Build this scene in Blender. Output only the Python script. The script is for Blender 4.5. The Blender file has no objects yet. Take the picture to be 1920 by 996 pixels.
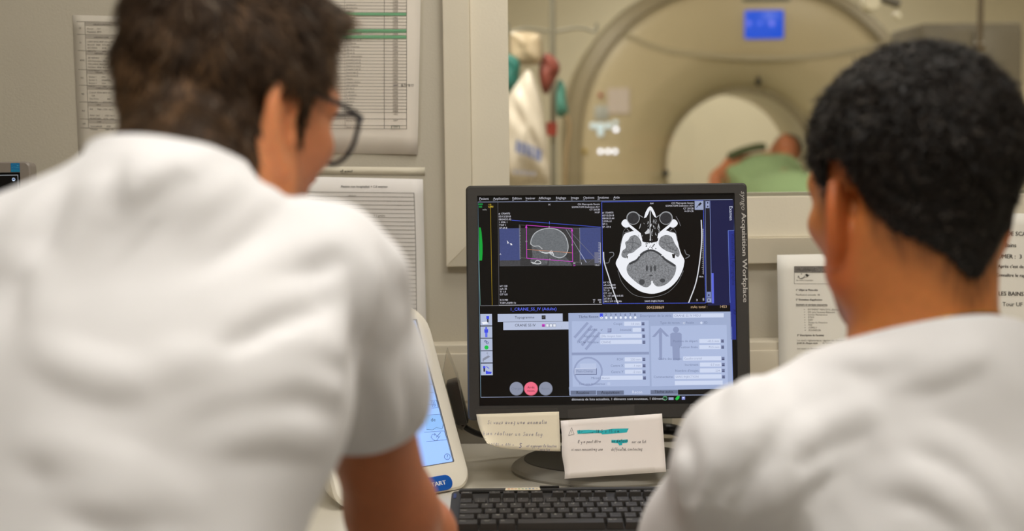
import bpy, bmesh, math, random
import numpy as np
from mathutils import Vector, Matrix
random.seed(7); rng = np.random.default_rng(7)
sc = bpy.context.scene
col = sc.collection

# ------------------------------------------------------------------ camera
CAM = np.array([0.0, 0.0, 1.24]); FPX = 2560.0; PITCH = math.radians(5.53); ROLL = math.radians(-0.62)
cd = bpy.data.cameras.new('camera'); cam = bpy.data.objects.new('camera', cd); col.objects.link(cam)
cd.sensor_width = 36.0; cd.lens = 36.0 * FPX / 1920.0; cd.clip_start = 0.02; cd.clip_end = 60
MROT = Matrix.Rotation(math.pi/2 - PITCH, 3, 'X') @ Matrix.Rotation(ROLL, 3, 'Z')
cam.matrix_world = Matrix.Translation(Vector(CAM)) @ MROT.to_4x4()
cd.dof.use_dof = True; cd.dof.focus_distance = 2.02; cd.dof.aperture_fstop = 2.9
sc.camera = cam
NROT = np.array(MROT)

# ------------------------------------------------------------------ world, lamps, exposure
w = bpy.data.worlds.new('world'); sc.world = w; w.use_nodes = True
w.node_tree.nodes['Background'].inputs[0].default_value = (1.0, 0.95, 0.88, 1)
w.node_tree.nodes['Background'].inputs[1].default_value = 0.05
sc.view_settings.view_transform = 'Standard'; sc.view_settings.look = 'None'
sc.view_settings.exposure = 0.0; sc.view_settings.gamma = 1.0; sc.view_settings.use_curve_mapping = False
CEIL = 2.62
# ceiling luminaires (the visible panels are built with the room): x, y, size, power
LAMPS = [(-0.35, 0.50, 0.60, 10.0), (0.85, 0.55, 0.60, 9.0), (0.25, 1.75, 0.60, 9.5), (0.75, -1.1, 0.60, 2.5), (-0.6, -1.1, 0.6, 1.2)]
CT_LAMPS = [(-0.3, 4.2, 0.6, 48.0), (2.2, 4.2, 0.6, 27.0), (-0.6, 6.2, 0.6, 22.0), (1.6, 8.6, 0.6, 44.0), (3.0, 6.4, 0.6, 16.0)]
def area_lamp(x, y, z, s, p, c):
    ld = bpy.data.lights.new('panel_light', 'AREA'); ld.shape = 'SQUARE'; ld.size = s; ld.energy = p; ld.color = c
    o = bpy.data.objects.new('panel_light', ld); o.location = (x, y, z); col.objects.link(o)
for x, y, s, p in LAMPS: area_lamp(x, y, CEIL - 0.035, s, p, (1.0, 0.98, 0.95))
for x, y, s, p in CT_LAMPS: area_lamp(x, y, 2.80 - 0.035, s, p, (1.0, 0.965, 0.89))

# ------------------------------------------------------------------ photo pixel -> point
def ray(px, py):
    d = NROT @ np.array([(px - 960.0) / FPX, -(py - 498.0) / FPX, -1.0]); return d
def P(px, py, Y):
    d = ray(px, py); return CAM + d * (Y / d[1])
def PP(px, py, pt, n):
    d = ray(px, py); return CAM + d * (np.dot(np.asarray(pt) - CAM, n) / np.dot(d, n))

# ------------------------------------------------------------------ helpers
def lin(c):
    c = np.asarray(c, float) / 255.0
    return tuple(np.where(c <= 0.04045, c / 12.92, ((c + 0.055) / 1.055) ** 2.4))
MATS = {}
def mat(name, rgb, rough=0.5, var=0.0, vscale=30.0, bump=0.0, bscale=200.0, metal=0.0, spec=0.5, sss=0.0, attr=None, emit=None, alpha=1.0, trans=0.0, sheen=0.0, stretch=None):
    if name in MATS: return MATS[name]
    m = bpy.data.materials.new(name); m.use_nodes = True; nt = m.node_tree; N = nt.nodes; L = nt.links
    b = N['Principled BSDF']; c = lin(rgb)
    b.inputs['Roughness'].default_value = rough; b.inputs['Metallic'].default_value = metal
    b.inputs['Specular IOR Level'].default_value = spec
    tc = N.new('ShaderNodeTexCoord'); mp = N.new('ShaderNodeMapping'); L.new(tc.outputs['Object'], mp.inputs[0])
    if stretch: mp.inputs['Scale'].default_value = stretch
    nz = N.new('ShaderNodeTexNoise'); nz.inputs['Scale'].default_value = vscale; nz.inputs['Detail'].default_value = 4
    L.new(mp.outputs[0], nz.inputs['Vector'])
    mr = N.new('ShaderNodeMapRange'); mr.inputs['From Min'].default_value = 0.3; mr.inputs['From Max'].default_value = 0.7
    mr.inputs['To Min'].default_value = 1 - var; mr.inputs['To Max'].default_value = 1 + var
    L.new(nz.outputs['Fac'], mr.inputs['Value'])
    mx = N.new('ShaderNodeVectorMath'); mx.operation = 'SCALE'
    if attr:
        at = N.new('ShaderNodeAttribute'); at.attribute_name = attr; L.new(at.outputs['Color'], mx.inputs[0])
    else:
        mx.inputs[0].default_value = c
    L.new(mr.outputs[0], mx.inputs['Scale']); L.new(mx.outputs[0], b.inputs['Base Color'])
    if bump:
        n2 = N.new('ShaderNodeTexNoise'); n2.inputs['Scale'].default_value = bscale; n2.inputs['Detail'].default_value = 3
        L.new(mp.outputs[0], n2.inputs['Vector'])
        bp = N.new('ShaderNodeBump'); bp.inputs['Strength'].default_value = bump; bp.inputs['Distance'].default_value = 0.002
        L.new(n2.outputs['Fac'], bp.inputs['Height']); L.new(bp.outputs[0], b.inputs['Normal'])
    if sss:
        b.inputs['Subsurface Weight'].default_value = sss; b.inputs['Subsurface Radius'].default_value = (1.0, 0.35, 0.2); b.inputs['Subsurface Scale'].default_value = 0.006
    if sheen: b.inputs['Sheen Weight'].default_value = sheen
    if emit:
        b.inputs['Emission Color'].default_value = (*lin(emit[0]), 1); b.inputs['Emission Strength'].default_value = emit[1]
    if trans: b.inputs['Transmission Weight'].default_value = trans
    b.inputs['Alpha'].default_value = alpha
    MATS[name] = m; return m
def screen_mat(name, strength=1.0):
    if name in MATS: return MATS[name]
    m = bpy.data.materials.new(name); m.use_nodes = True; nt = m.node_tree; N = nt.nodes; L = nt.links
    b = N['Principled BSDF']; b.inputs['Base Color'].default_value = (0.006, 0.006, 0.006, 1); b.inputs['Roughness'].default_value = 0.35; b.inputs['Specular IOR Level'].default_value = 0.3
    at = N.new('ShaderNodeAttribute'); at.attribute_name = 'Col'; tc = N.new('ShaderNodeTexCoord')
    nz = N.new('ShaderNodeTexNoise'); nz.inputs['Scale'].default_value = 520; nz.inputs['Detail'].default_value = 3; L.new(tc.outputs['Object'], nz.inputs['Vector'])
    mr = N.new('ShaderNodeMapRange'); mr.inputs['From Min'].default_value = .32; mr.inputs['From Max'].default_value = .68; mr.inputs['To Min'].default_value = 0.35; mr.inputs['To Max'].default_value = 1.65
    L.new(nz.outputs['Fac'], mr.inputs['Value'])
    mi = N.new('ShaderNodeMix'); mi.data_type = 'FLOAT'; L.new(at.outputs['Alpha'], mi.inputs[0]); mi.inputs[2].default_value = 1.0
    # alpha 1 = plain, alpha 0 = grainy
    inv = N.new('ShaderNodeMath'); inv.operation = 'SUBTRACT'; inv.inputs[0].default_value = 1.0; L.new(at.outputs['Alpha'], inv.inputs[1])
    L.new(inv.outputs[0], mi.inputs[0]); L.new(mr.outputs[0], mi.inputs[3])
    vm = N.new('ShaderNodeVectorMath'); vm.operation = 'SCALE'; L.new(at.outputs['Color'], vm.inputs[0]); L.new(mi.outputs[0], vm.inputs['Scale'])
    L.new(vm.outputs[0], b.inputs['Emission Color']); b.inputs['Emission Strength'].default_value = strength
    MATS[name] = m; return m
def clear_mat(name, tint=(255, 255, 255), gloss=0.08, rough=0.1, fmul=0.6):
    if name in MATS: return MATS[name]
    m = bpy.data.materials.new(name); m.use_nodes = True; nt = m.node_tree; N = nt.nodes; L = nt.links; N.clear()
    out = N.new('ShaderNodeOutputMaterial'); t = N.new('ShaderNodeBsdfTransparent'); t.inputs[0].default_value = (*lin(tint), 1)
    g = N.new('ShaderNodeBsdfGlossy'); g.inputs['Roughness'].default_value = rough; mx = N.new('ShaderNodeMixShader')
    fr = N.new('ShaderNodeFresnel'); fr.inputs[0].default_value = 1.45; ml = N.new('ShaderNodeMath'); ml.operation = 'MULTIPLY_ADD'
    ml.inputs[1].default_value = fmul; ml.inputs[2].default_value = gloss * 0.2; L.new(fr.outputs[0], ml.inputs[0])
    L.new(ml.outputs[0], mx.inputs[0]); L.new(t.outputs[0], mx.inputs[1]); L.new(g.outputs[0], mx.inputs[2]); L.new(mx.outputs[0], out.inputs[0])
    MATS[name] = m; return m

def mesh_obj(name, verts, faces, m=None, parent=None, smooth=False, colors=None, loc=None):
    me = bpy.data.meshes.new(name)
    if isinstance(verts, np.ndarray): verts = verts.tolist()
    if isinstance(faces, np.ndarray): faces = faces.tolist()
    me.from_pydata(verts, [], faces)
    if colors is not None:
        ca = me.color_attributes.new('Col', 'FLOAT_COLOR', 'POINT'); ca.data.foreach_set('color', np.asarray(colors, np.float32).ravel())
    if m: me.materials.append(m)
    if smooth: me.polygons.foreach_set('use_smooth', [True] * len(me.polygons))
    me.update()
    o = bpy.data.objects.new(name, me); col.objects.link(o)
    if parent is not None: link_parent(o, parent)
    return o
def link_parent(o, p):
    o.parent = p; o.matrix_parent_inverse = mat_world(p).inverted()
def mat_world(p):
    m = p.matrix_basis.copy()
    if p.parent: m = mat_world(p.parent) @ p.matrix_parent_inverse @ m
    return m
def bm_obj(name, bm, m=None, parent=None, smooth=False):
    me = bpy.data.meshes.new(name); bm.to_mesh(me); bm.free()
    if m: me.materials.append(m)
    if smooth: me.polygons.foreach_set('use_smooth', [True] * len(me.polygons))
    o = bpy.data.objects.new(name, me); col.objects.link(o)
    if parent is not None: link_parent(o, parent)
    return o
def auto_smooth(o, ang=35):
    me = o.data; me.polygons.foreach_set('use_smooth', [True] * len(me.polygons))
    bm = bmesh.new(); bm.from_mesh(me)
    for e in bm.edges:
        if len(e.link_faces) == 2 and e.calc_face_angle(0) > math.radians(ang): e.smooth = False
    bm.to_mesh(me); bm.free(); return o
def empty(name, loc=(0, 0, 0), parent=None):
    o = bpy.data.objects.new(name, None); o.empty_display_size = 0.05; o.location = Vector([float(v) for v in loc]); col.objects.link(o)
    if parent is not None: link_parent(o, parent)
    return o
def tag(o, label=None, cat=None, group=None, kind=None):
    if label: o['label'] = label
    if cat: o['category'] = cat
    if group: o['group'] = group
    if kind: o['kind'] = kind
    return o
def bm_box(bm, lo, hi, bev=0.0, seg=2, M=None):
    lo = np.asarray(lo, float); hi = np.asarray(hi, float)
    r = bmesh.ops.create_cube(bm, size=1.0); vs = r['verts']
    for v in vs:
        v.co = Vector([(lo[i] + hi[i]) / 2 + v.co[i] * (hi[i] - lo[i]) for i in range(3)])
    if bev > 0:
        es = list({e for v in vs for e in v.link_edges})
        r2 = bmesh.ops.bevel(bm, geom=es, offset=bev, segments=seg, profile=0.5, affect='EDGES')
        vs = list({v for f in r2['faces'] for v in f.verts} | {v for v in vs if v.is_valid})
    if M is not None: bmesh.ops.transform(bm, matrix=M, verts=[v for v in vs if v.is_valid])
    return vs
def box(name, lo, hi, m, parent=None, bev=0.0, seg=2, M=None):
    bm = bmesh.new(); bm_box(bm, lo, hi, bev, seg, M); o = bm_obj(name, bm, m, parent)
    if bev > 0: auto_smooth(o)
    return o
def tube_data(pts, rad, n=10, closed=False, caps=True):
    pts = np.asarray(pts, float); k = len(pts); rad = np.broadcast_to(np.asarray(rad, float), (k,))
    T = np.gradient(pts, axis=0)
    if closed: T = np.roll(pts, -1, 0) - np.roll(pts, 1, 0)
    T /= np.linalg.norm(T, axis=1)[:, None] + 1e-12
    up = np.array([0, 0, 1.0]); 
    if abs(T[0] @ up) > 0.9: up = np.array([1.0, 0, 0])
    V = []; a = np.arange(n) * 2 * math.pi / n; u = None
    for i in range(k):
        if u is None: u = up - T[i] * (up @ T[i])
        else: u = u - T[i] * (u @ T[i])
        u /= np.linalg.norm(u); v = np.cross(T[i], u)
        V.append(pts[i] + rad[i] * (np.cos(a)[:, None] * u + np.sin(a)[:, None] * v))
    V = np.concatenate(V); F = []
    for i in range(k if closed else k - 1):
        for j in range(n):
            i2 = (i + 1) % k; j2 = (j + 1) % n; F.append((i*n+j, i*n+j2, i2*n+j2, i2*n+j))
    if caps and not closed: F.append(tuple(range(n))[::-1]); F.append(tuple((k-1)*n + j for j in range(n)))
    return V.tolist(), F
def tube(name, pts, rad, m, parent=None, n=10, closed=False):
    V, F = tube_data(pts, rad, n, closed); return auto_smooth(mesh_obj(name, V, F, m, parent), 50)
def lathe(name, prof, m, parent=None, n=32, c=(0, 0, 0), axis='Z', sx=1.0, sy=1.0, closed=False, ang=35):
    V = []; F = []; c = np.asarray(c, float)
    for r, h in prof:
        for j in range(n):
            a = 2 * math.pi * j / n; x, y = r * math.cos(a) * sx, r * math.sin(a) * sy
            V.append(c + (np.array([x, y, h]) if axis == 'Z' else np.array([x, h, y])))
    k = len(prof)
    for i in range(k if closed else k - 1):
        for j in range(n):
            i2 = (i + 1) % k; j2 = (j + 1) % n; q = (i*n+j, i*n+j2, i2*n+j2, i2*n+j)
            F.append(q if axis == 'Z' else q[::-1])
    o = mesh_obj(name, [v.tolist() for v in V], F, m, parent); bm = bmesh.new(); bm.from_mesh(o.data)
    if not closed:
        bmesh.ops.remove_doubles(bm, verts=bm.verts, dist=1e-6)
    bmesh.ops.recalc_face_normals(bm, faces=bm.faces); bm.to_mesh(o.data); bm.free()
    return auto_smooth(o, ang)
def prism(name, poly, y0, y1, m, parent=None, bev=0.0):
    """poly = (x,z) outline extruded in y"""
    bm = bmesh.new(); vs = [bm.verts.new((x, y0, z)) for x, z in poly]; f = bm.faces.new(vs)
    r = bmesh.ops.extrude_face_region(bm, geom=[f]); nv = [e for e in r['geom'] if isinstance(e, bmesh.types.BMVert)]
    for v in nv: v.co.y = y1
    bmesh.ops.recalc_face_normals(bm, faces=bm.faces)
    if bev: bmesh.ops.bevel(bm, geom=[e for e in bm.edges if e.calc_face_angle(0) > 0.6], offset=bev, segments=2, affect='EDGES')
    return auto_smooth(bm_obj(name, bm, m, parent))
def rrect(x0, y0, x1, y1, r, n=5):
    pts = []
    for cx, cy, a0 in ((x1-r, y1-r, 0), (x0+r, y1-r, 90), (x0+r, y0+r, 180), (x1-r, y0+r, 270)):
        for i in range(n + 1):
            a = math.radians(a0 + 90 * i / n); pts.append((cx + r*math.cos(a), cy + r*math.sin(a)))
    return pts
def catmull(pts, n=6, closed=False):
    pts = np.asarray(pts, float); k = len(pts); out = []
    for i in range(k if closed else k - 1):
        p1, p2 = pts[i], pts[(i+1) % k]
        p0 = pts[i-1] if (i > 0 or closed) else 2*p1 - p2
        p3 = pts[(i+2) % k] if (i + 2 < k or closed) else 2*p2 - p1
        for j in range(n):
            t = j / n; out.append(0.5*((2*p1) + (-p0+p2)*t + (2*p0-5*p1+4*p2-p3)*t*t + (-p0+3*p1-3*p2+p3)*t**3))
    if not closed: out.append(pts[-1])
    return np.array(out)

# ------------------------------------------------------------------ lettering: every glyph is converted once, strings are assembled from the cache
CHARS = sorted(set("ABCDEFGHIJKLMNOPQRSTUVWXYZabcdefghijklmnopqrstuvwxyz0123456789#/:.,-+_()°'²&<>*!=;?éèàçêîâùÉ%$^|"))
GLYPH = {}
def build_glyphs():
    obs = []
    def mk(s, res=2):
        c = bpy.data.curves.new('t', 'FONT'); c.body = s; c.size = 1.0; c.resolution_u = res; c.fill_mode = 'FRONT'
        o = bpy.data.objects.new('t', c); col.objects.link(o); return o
    for ch in CHARS: obs.append((ch, mk(ch), mk('|' + ch + '|')))
    bar = mk('||'); dg = bpy.context.evaluated_depsgraph_get(); dg.update()
    bw = bar.evaluated_get(dg).dimensions.x
    for ch, o, o2 in obs:
        e = o.evaluated_get(dg); me = e.to_mesh(); me.calc_loop_triangles()
        V = np.array([v.co[:2] for v in me.vertices]) if len(me.vertices) else np.zeros((0, 2))
        T = np.array([t.vertices[:] for t in me.loop_triangles]) if len(me.loop_triangles) else np.zeros((0, 3), int)
        GLYPH[ch] = (V, T, o2.evaluated_get(dg).dimensions.x - bw); e.to_mesh_clear()
    GLYPH[' '] = (np.zeros((0, 2)), np.zeros((0, 3), int), 0.28)
    for ch, o, o2 in obs + [('', bar, bar)]:
        for q in {o, o2}:
            c = q.data; bpy.data.objects.remove(q); bpy.data.curves.remove(c)
build_glyphs()
CAPH = max(GLYPH['H'][0][:, 1])

class Canvas:
    """flat print / screen graphics: coloured pieces laid on a surface given by f(px,py,h) -> point (h = height off the surface)"""
    def __init__(s, f, step=0.00005): s.f = f; s.V = []; s.F = []; s.C = []; s.n = 0; s.step = step
    def add(s, pts, faces, c, layer, grain=0.0):
        pts = np.asarray(pts, float)
        for x, y in pts: s.V.append(s.f(x, y, layer * s.step))
        l = lin(c); s.C += [(l[0], l[1], l[2], 1.0 - grain)] * len(pts)
        s.F += [tuple(int(i) + s.n for i in f) for f in faces]; s.n += len(pts)
    def poly(s, pts, c, layer=1, grain=0.0): s.add(pts, [tuple(range(len(pts)))], c, layer, grain)
    def rect(s, x0, y0, x1, y1, c, layer=1, grain=0.0, sk=0.0):
        s.poly([(x0, y0), (x1, y0 + sk*(x1-x0)), (x1, y1 + sk*(x1-x0)), (x0, y1)], c, layer, grain)
    def line(s, pts, wd, c, layer=2, closed=False):
        pts = np.asarray(pts, float)
        if closed: pts = np.concatenate([pts, pts[:1]])
        for a, b in zip(pts[:-1], pts[1:]):
            d = b - a; L = np.hypot(*d)
            if L < 1e-6: continue
            d /= L; n = np.array([-d[1], d[0]]) * wd / 2; e = d * wd * 0.25
            s.add([a - n - e, b - n + e, b + n + e, a + n - e], [(0, 1, 2, 3)], c, layer)
    def dash(s, a, b, wd, on, c, layer=2):
        a = np.asarray(a, float); b = np.asarray(b, float); L = np.hypot(*(b - a)); d = (b - a) / L; t = 0
        while t < L: s.line([a + d*t, a + d*min(t + on, L)], wd, c, layer); t += 2*on
    def circle(s, cx, cy, r, c, layer=1, n=24, ry=None, grain=0.0):
        ry = ry or r; s.poly([(cx + r*math.cos(2*math.pi*i/n), cy + ry*math.sin(2*math.pi*i/n)) for i in range(n)], c, layer, grain)
    def ring(s, cx, cy, r, wd, c, layer=2, n=28, ry=None):
        ry = ry or r; s.line([(cx + r*math.cos(2*math.pi*i/n), cy + ry*math.sin(2*math.pi*i/n)) for i in range(n)], wd, c, layer, True)
    def text(s, t, x, y, h, c, layer=3, rot=0.0, align='L', shear=0.0, sx=1.0, bold=0.0):
        """y = baseline, h = cap height, rot in degrees (clockwise on the page)"""
        k = h / CAPH; wtot = sum(GLYPH.get(ch, GLYPH['-'])[2] for ch in t) * k * sx
        off = {'L': 0, 'R': -wtot, 'C': -wtot/2}[align]; ca, sa = math.cos(math.radians(rot)), math.sin(math.radians(rot)); cx = off
        for ch in t:
            V, T, adv = GLYPH.get(ch, GLYPH['-'])
            if len(V):
                for bo in ((0,) if not bold else (-bold, bold)):
                    u = cx + (V[:, 0] + shear*V[:, 1]) * k * sx + bo; v = -V[:, 1] * k
                    s.add(np.stack([x + u*ca - v*sa, y + u*sa + v*ca], 1), T, c, layer)
            cx += adv * k * sx
        return wtot
    def build(s, name, m, parent): return mesh_obj(name, s.V, s.F, m, parent, colors=s.C)
def plane_map(pt, n):
    pt = np.asarray(pt, float); n = np.asarray(n, float)
    return lambda x, y, h: (PP(x, y, pt, n) + n * h).tolist()
# ================================================================== the room
WY = 2.31                                   # face of the window wall
M_wall = mat('wall_paint', (194, 187, 171), 0.6, 0.02, 6, 0.15, 350)
M_ceil = mat('ceiling_paint', (225, 222, 214), 0.7, 0.02, 5)
M_floor = mat('floor_vinyl', (150, 146, 138), 0.4, 0.05, 40)
M_frame = mat('frame_paint', (226, 218, 199), 0.45, 0.015, 12, 0.1, 250)
M_ctwall = mat('ct_wall_paint', (214, 205, 182), 0.6, 0.02, 5)
M_ctfloor = mat('ct_floor', (150, 140, 120), 0.4, 0.04, 20)
def struct(o): o['kind'] = 'structure'; return o
# window opening (its glass edge seen at x = 954, y = 367)
wl = P(954, 200, WY)[0]; wb = P(1450, 368, WY)[2]; wr = 1.30; wt = 1.78
XL, XR, YB = -2.3, 2.3, -2.2
def slab(name, lo, hi, m): return struct(box(name, lo, hi, m))
slab('floor', (XL, YB, -0.06), (XR, WY + 0.14, 0.0), M_floor)
slab('ceiling', (XL, YB, CEIL), (XR, WY + 0.14, CEIL + 0.06), M_ceil)
slab('wall_left', (XL - 0.1, YB, 0), (XL, WY + 0.14, CEIL), M_wall)
slab('wall_right', (XR, YB, 0), (XR + 0.1, WY + 0.14, CEIL), M_wall)
slab('wall_rear', (XL, YB - 0.1, 0), (XR, YB, CEIL), M_wall)
# window wall: one solid with an opening
bm = bmesh.new()
def wall_with_hole(bm, x0, x1, z0, z1, hx0, hx1, hz0, hz1, y0, y1):
    xs = [x0, hx0, hx1, x1]; zs = [z0, hz0, hz1, z1]; V = {}
    for yi, y in enumerate((y0, y1)):
        for i, x in enumerate(xs):
            for j, z in enumerate(zs): V[yi, i, j] = bm.verts.new((x, y, z))
    for i in range(3):
        for j in range(3):
            if i == 1 and j == 1: continue
            bm.faces.new([V[0, i, j], V[0, i+1, j], V[0, i+1, j+1], V[0, i, j+1]])
            bm.faces.new([V[1, i, j], V[1, i, j+1], V[1, i+1, j+1], V[1, i+1, j]])
    for a, b in (((1, 1), (2, 1)), ((2, 1), (2, 2)), ((2, 2), (1, 2)), ((1, 2), (1, 1))):
        bm.faces.new([V[0, *a], V[0, *b], V[1, *b], V[1, *a]])
    for a, b in (((0, 0), (3, 0)), ((3, 0), (3, 3)), ((3, 3), (0, 3)), ((0, 3), (0, 0))):
        bm.faces.new([V[0, *b], V[0, *a], V[1, *a], V[1, *b]])
    bmesh.ops.recalc_face_normals(bm, faces=bm.faces)
wall_with_hole(bm, XL, XR, 0, CEIL, wl, wr, wb, wt, WY, WY + 0.14)
struct(bm_obj('wall_back', bm, M_wall))
# mitred architrave outside, flat inner frame inside
def px_w(px): return (px) / FPX * WY
ai = wl - px_w(71); ao = wl - px_w(120); bi = wb - px_w(76); bo = wb - px_w(125); dr = wr + px_w(71); dro = wr + px_w(120); dt = wt + px_w(71); dto = wt + px_w(120)
win = struct(empty('window_1', (wl, WY, wb)))
def ring_frame(name, outer, inner, y_out, y_in, m, parent, lip=0.0):
    """four mitred rails, each its own piece; the front slopes from y_in at the inner edge to y_out at the outer edge"""
    (ox0, oz0, ox1, oz1), (ix0, iz0, ix1, iz1) = outer, inner
    O = [(ox0, oz0), (ox1, oz0), (ox1, oz1), (ox0, oz1)]; I = [(ix0, iz0), (ix1, iz0), (ix1, iz1), (ix0, iz1)]
    for k in range(4):
        a, b = O[k], O[(k+1) % 4]; c, d = I[(k+1) % 4], I[k]
        V = [(a[0], WY - y_out, a[1]), (b[0], WY - y_out, b[1]), (c[0], WY - y_in, c[1]), (d[0], WY - y_in, d[1]),
             (a[0], WY, a[1]), (b[0], WY, b[1]), (c[0], WY, c[1]), (d[0], WY, d[1])]
        F = [(0, 1, 2, 3), (7, 6, 5, 4), (0, 4, 5, 1), (1, 5, 6, 2), (2, 6, 7, 3), (3, 7, 4, 0)]
        o = mesh_obj(name, V, F, m, parent); b2 = bmesh.new(); b2.from_mesh(o.data); bmesh.ops.recalc_face_normals(b2, faces=b2.faces)
        bmesh.ops.bevel(b2, geom=[e for e in b2.edges], offset=0.0012, segments=2, affect='EDGES'); b2.to_mesh(o.data); b2.free(); auto_smooth(o)
ring_frame('architrave', (ao, bo, dro, dto), (ai, bi, dr, dt), 0.016, 0.026, M_frame, win)
ring_frame('inner_frame', (ai, bi, dr, dt), (wl, wb, wr, wt), 0.014, 0.013, M_frame, win)
box('glazing_bead', (wl, WY + 0.006, wb), (wr, WY + 0.02, wb + 0.006), mat('bead_grey', (150, 146, 128), 0.5), win)
box('glass_pane', (wl - 0.004, WY + 0.02, wb - 0.004), (wr + 0.004, WY + 0.026, wt + 0.004), clear_mat('window_glass', (252, 252, 248), 0.03, 0.02), win)
# dado trunking under the window
tz = P(1435, 641, WY - 0.045)[2]
tr = struct(empty('trim_1', (0, WY, tz)))
box('trunking_body', (XL, WY - 0.045, tz - 0.115), (XR, WY, tz), mat('trunking_pvc', (212, 203, 184), 0.4, 0.01, 10), tr, 0.003)
box('trunking_cover', (XL, WY - 0.050, tz - 0.095), (XR, WY - 0.044, tz - 0.014), MATS['trunking_pvc'], tr, 0.002)
# ceiling luminaires
M_lampframe = mat('lamp_frame_white', (235, 235, 232), 0.4)
M_lampdiff = mat('lamp_diffuser', (250, 246, 235), 0.5, emit=((255, 244, 224), 4.0))
LWHERE = ['above the standing man', 'above the seated man', 'close to the window wall', 'behind the camera on the right', 'behind the camera on the left']
CWHERE = ['just behind the window on the left', 'just behind the window on the right', 'left of the scanner', 'behind the scanner', 'above the grey cabinet']
def luminaire(x, y, z, s, label, grp):
    e = tag(empty('ceiling_light', (x, y, z)), label, 'light', grp); h = s/2
    b2 = bmesh.new(); wall_with_hole(b2, x-h-.03, x+h+.03, y-h-.03, y+h+.03, x-h, x+h, y-h, y+h, -z, -z + 0.03)
    o = bm_obj('lamp_frame', b2, M_lampframe, None)
    for v in o.data.vertices: v.co = (v.co.x, v.co.z, -v.co.y)
    link_parent(o, e)
    box('diffuser', (x-h, y-h, z-0.028), (x+h, y+h, z-0.002), M_lampdiff, e)
for (x, y, s, p), wh in zip(LAMPS, LWHERE): luminaire(x, y, CEIL, s, 'square white control room ceiling panel ' + wh, 'control room ceiling lights')
for (x, y, s, p), wh in zip(CT_LAMPS, CWHERE): luminaire(x, y, 2.80, s, 'square warm scanner room ceiling panel ' + wh, 'scanner room ceiling lights')

# ================================================================== scanner room behind the glass
CX0, CX1, CY1, CZ = -2.6, 4.6, 10.2, 2.80
slab('floor_scanner_room', (CX0, WY + 0.14, -0.06), (CX1, CY1, 0.0), M_ctfloor)
slab('ceiling_scanner_room', (CX0, WY + 0.14, CZ), (CX1, CY1, CZ + 0.06), M_ceil)
slab('wall_scanner_left', (CX0 - 0.1, WY + 0.14, 0), (CX0, CY1, CZ), M_ctwall)
slab('wall_scanner_right', (CX1, WY + 0.14, 0), (CX1 + 0.1, CY1, CZ), M_ctwall)
slab('wall_scanner_far', (CX0, CY1, 0), (CX1, CY1 + 0.1, CZ), M_ctwall)
bm = bmesh.new(); wall_with_hole(bm, CX0, CX1, 0, CZ, wl, wr, wb, wt, WY + 0.141, WY + 0.15); struct(bm_obj('wall_scanner_near', bm, M_ctwall))

# ---- the scanner gantry
GY = 7.0; gc = P(1398, 312, GY); gx, gz = gc[0], gc[2]
RB = 0.385
M_gan = mat('gantry_cream', (192, 177, 147), 0.35, 0.02, 3); M_gan2 = mat('gantry_cream_dark', (168, 156, 130), 0.4, 0.02, 3)
M_bore = mat('bore_cream', (230, 224, 204), 0.4)
M_black = mat('black_plastic', (22, 21, 20), 0.4, 0.05, 60)
gan = tag(empty('ct_scanner', (gx, GY, 0)), 'large cream ring shaped medical scanner behind the window glass', 'scanner')
gl = P(1062, 250, GY)[0]; grt = gx + (gx - gl)
# outline of the housing: straight sides, rounded shoulders
def gantry_outline(inset=0.0, n=12):
    x0, x1 = gl + inset, grt - inset; z0, zt = 0.05, 2.02 - inset; R = 0.78; pts = [(x0, z0)]
    for i in range(n + 1):
        a = math.radians(180 - 90 * i / n); pts.append((x0 + R + R*math.cos(a), zt - R + R*math.sin(a)))
    for i in range(n + 1):
        a = math.radians(90 - 90 * i / n); pts.append((x1 - R + R*math.cos(a), zt - R + R*math.sin(a)))
    pts.append((x1, z0)); return pts
def ray_to_outline(a, pts):
    d = np.array([math.cos(a), math.sin(a)]); o = np.array([gx, gz]); best = 9
    for p, q in zip(pts, pts[1:] + pts[:1]):
        p = np.array(p); q = np.array(q); e = q - p; den = d[0]*e[1] - d[1]*e[0]
        if abs(den) < 1e-9: continue
        t = ((p-o)[0]*e[1] - (p-o)[1]*e[0]) / den; u = ((p-o)[0]*d[1] - (p-o)[1]*d[0]) / den
        if t > 0 and -1e-6 <= u <= 1 + 1e-6: best = min(best, t)
    return best
NA = 96; V = []; F = []; OUT = gantry_outline(); OUT2 = gantry_outline(0.10)
rings = []
for k in range(NA):
    a = 2*math.pi*k/NA; ro = ray_to_outline(a, OUT); ri = min(ray_to_outline(a, OUT2), ro - 0.05)
    prof = [(RB, 0.22), (RB + 0.012, 0.12), (RB + 0.06, 0.065), (0.50, 0.035), (0.58, 0.01), (0.62, 0.0), (ri, 0.0), (ri + (ro-ri)*0.5, 0.015), (ri + (ro-ri)*0.85, 0.045), (ro, 0.12), (ro, 0.95)]
    V += [(gx + r*math.cos(a), GY + d, gz + r*math.sin(a)) for r, d in prof]
K = 11
for k in range(NA):
    for i in range(K - 1): F.append((k*K+i, k*K+i+1, ((k+1) % NA)*K+i+1, ((k+1) % NA)*K+i))
F.append(tuple(k*K + K - 1 for k in range(NA))) if False else None
auto_smooth(mesh_obj('front_cover', V, F, M_gan, gan), 40)
lathe('bore_tunnel', [(RB, 0.2), (RB, 0.9), (RB + 0.15, 1.02), (RB + 0.16, 1.02), (RB + 0.02, 0.9), (RB + 0.02, 0.2)], M_bore, gan, 64, (gx, GY, gz), 'Y', closed=True)
lathe('bore_ring', [(RB - 0.004, 0.19), (RB + 0.01, 0.10), (RB + 0.022, 0.098), (RB + 0.012, 0.2)], M_gan2, gan, 64, (gx, GY, gz), 'Y', closed=True)
V = []; F = []
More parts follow.
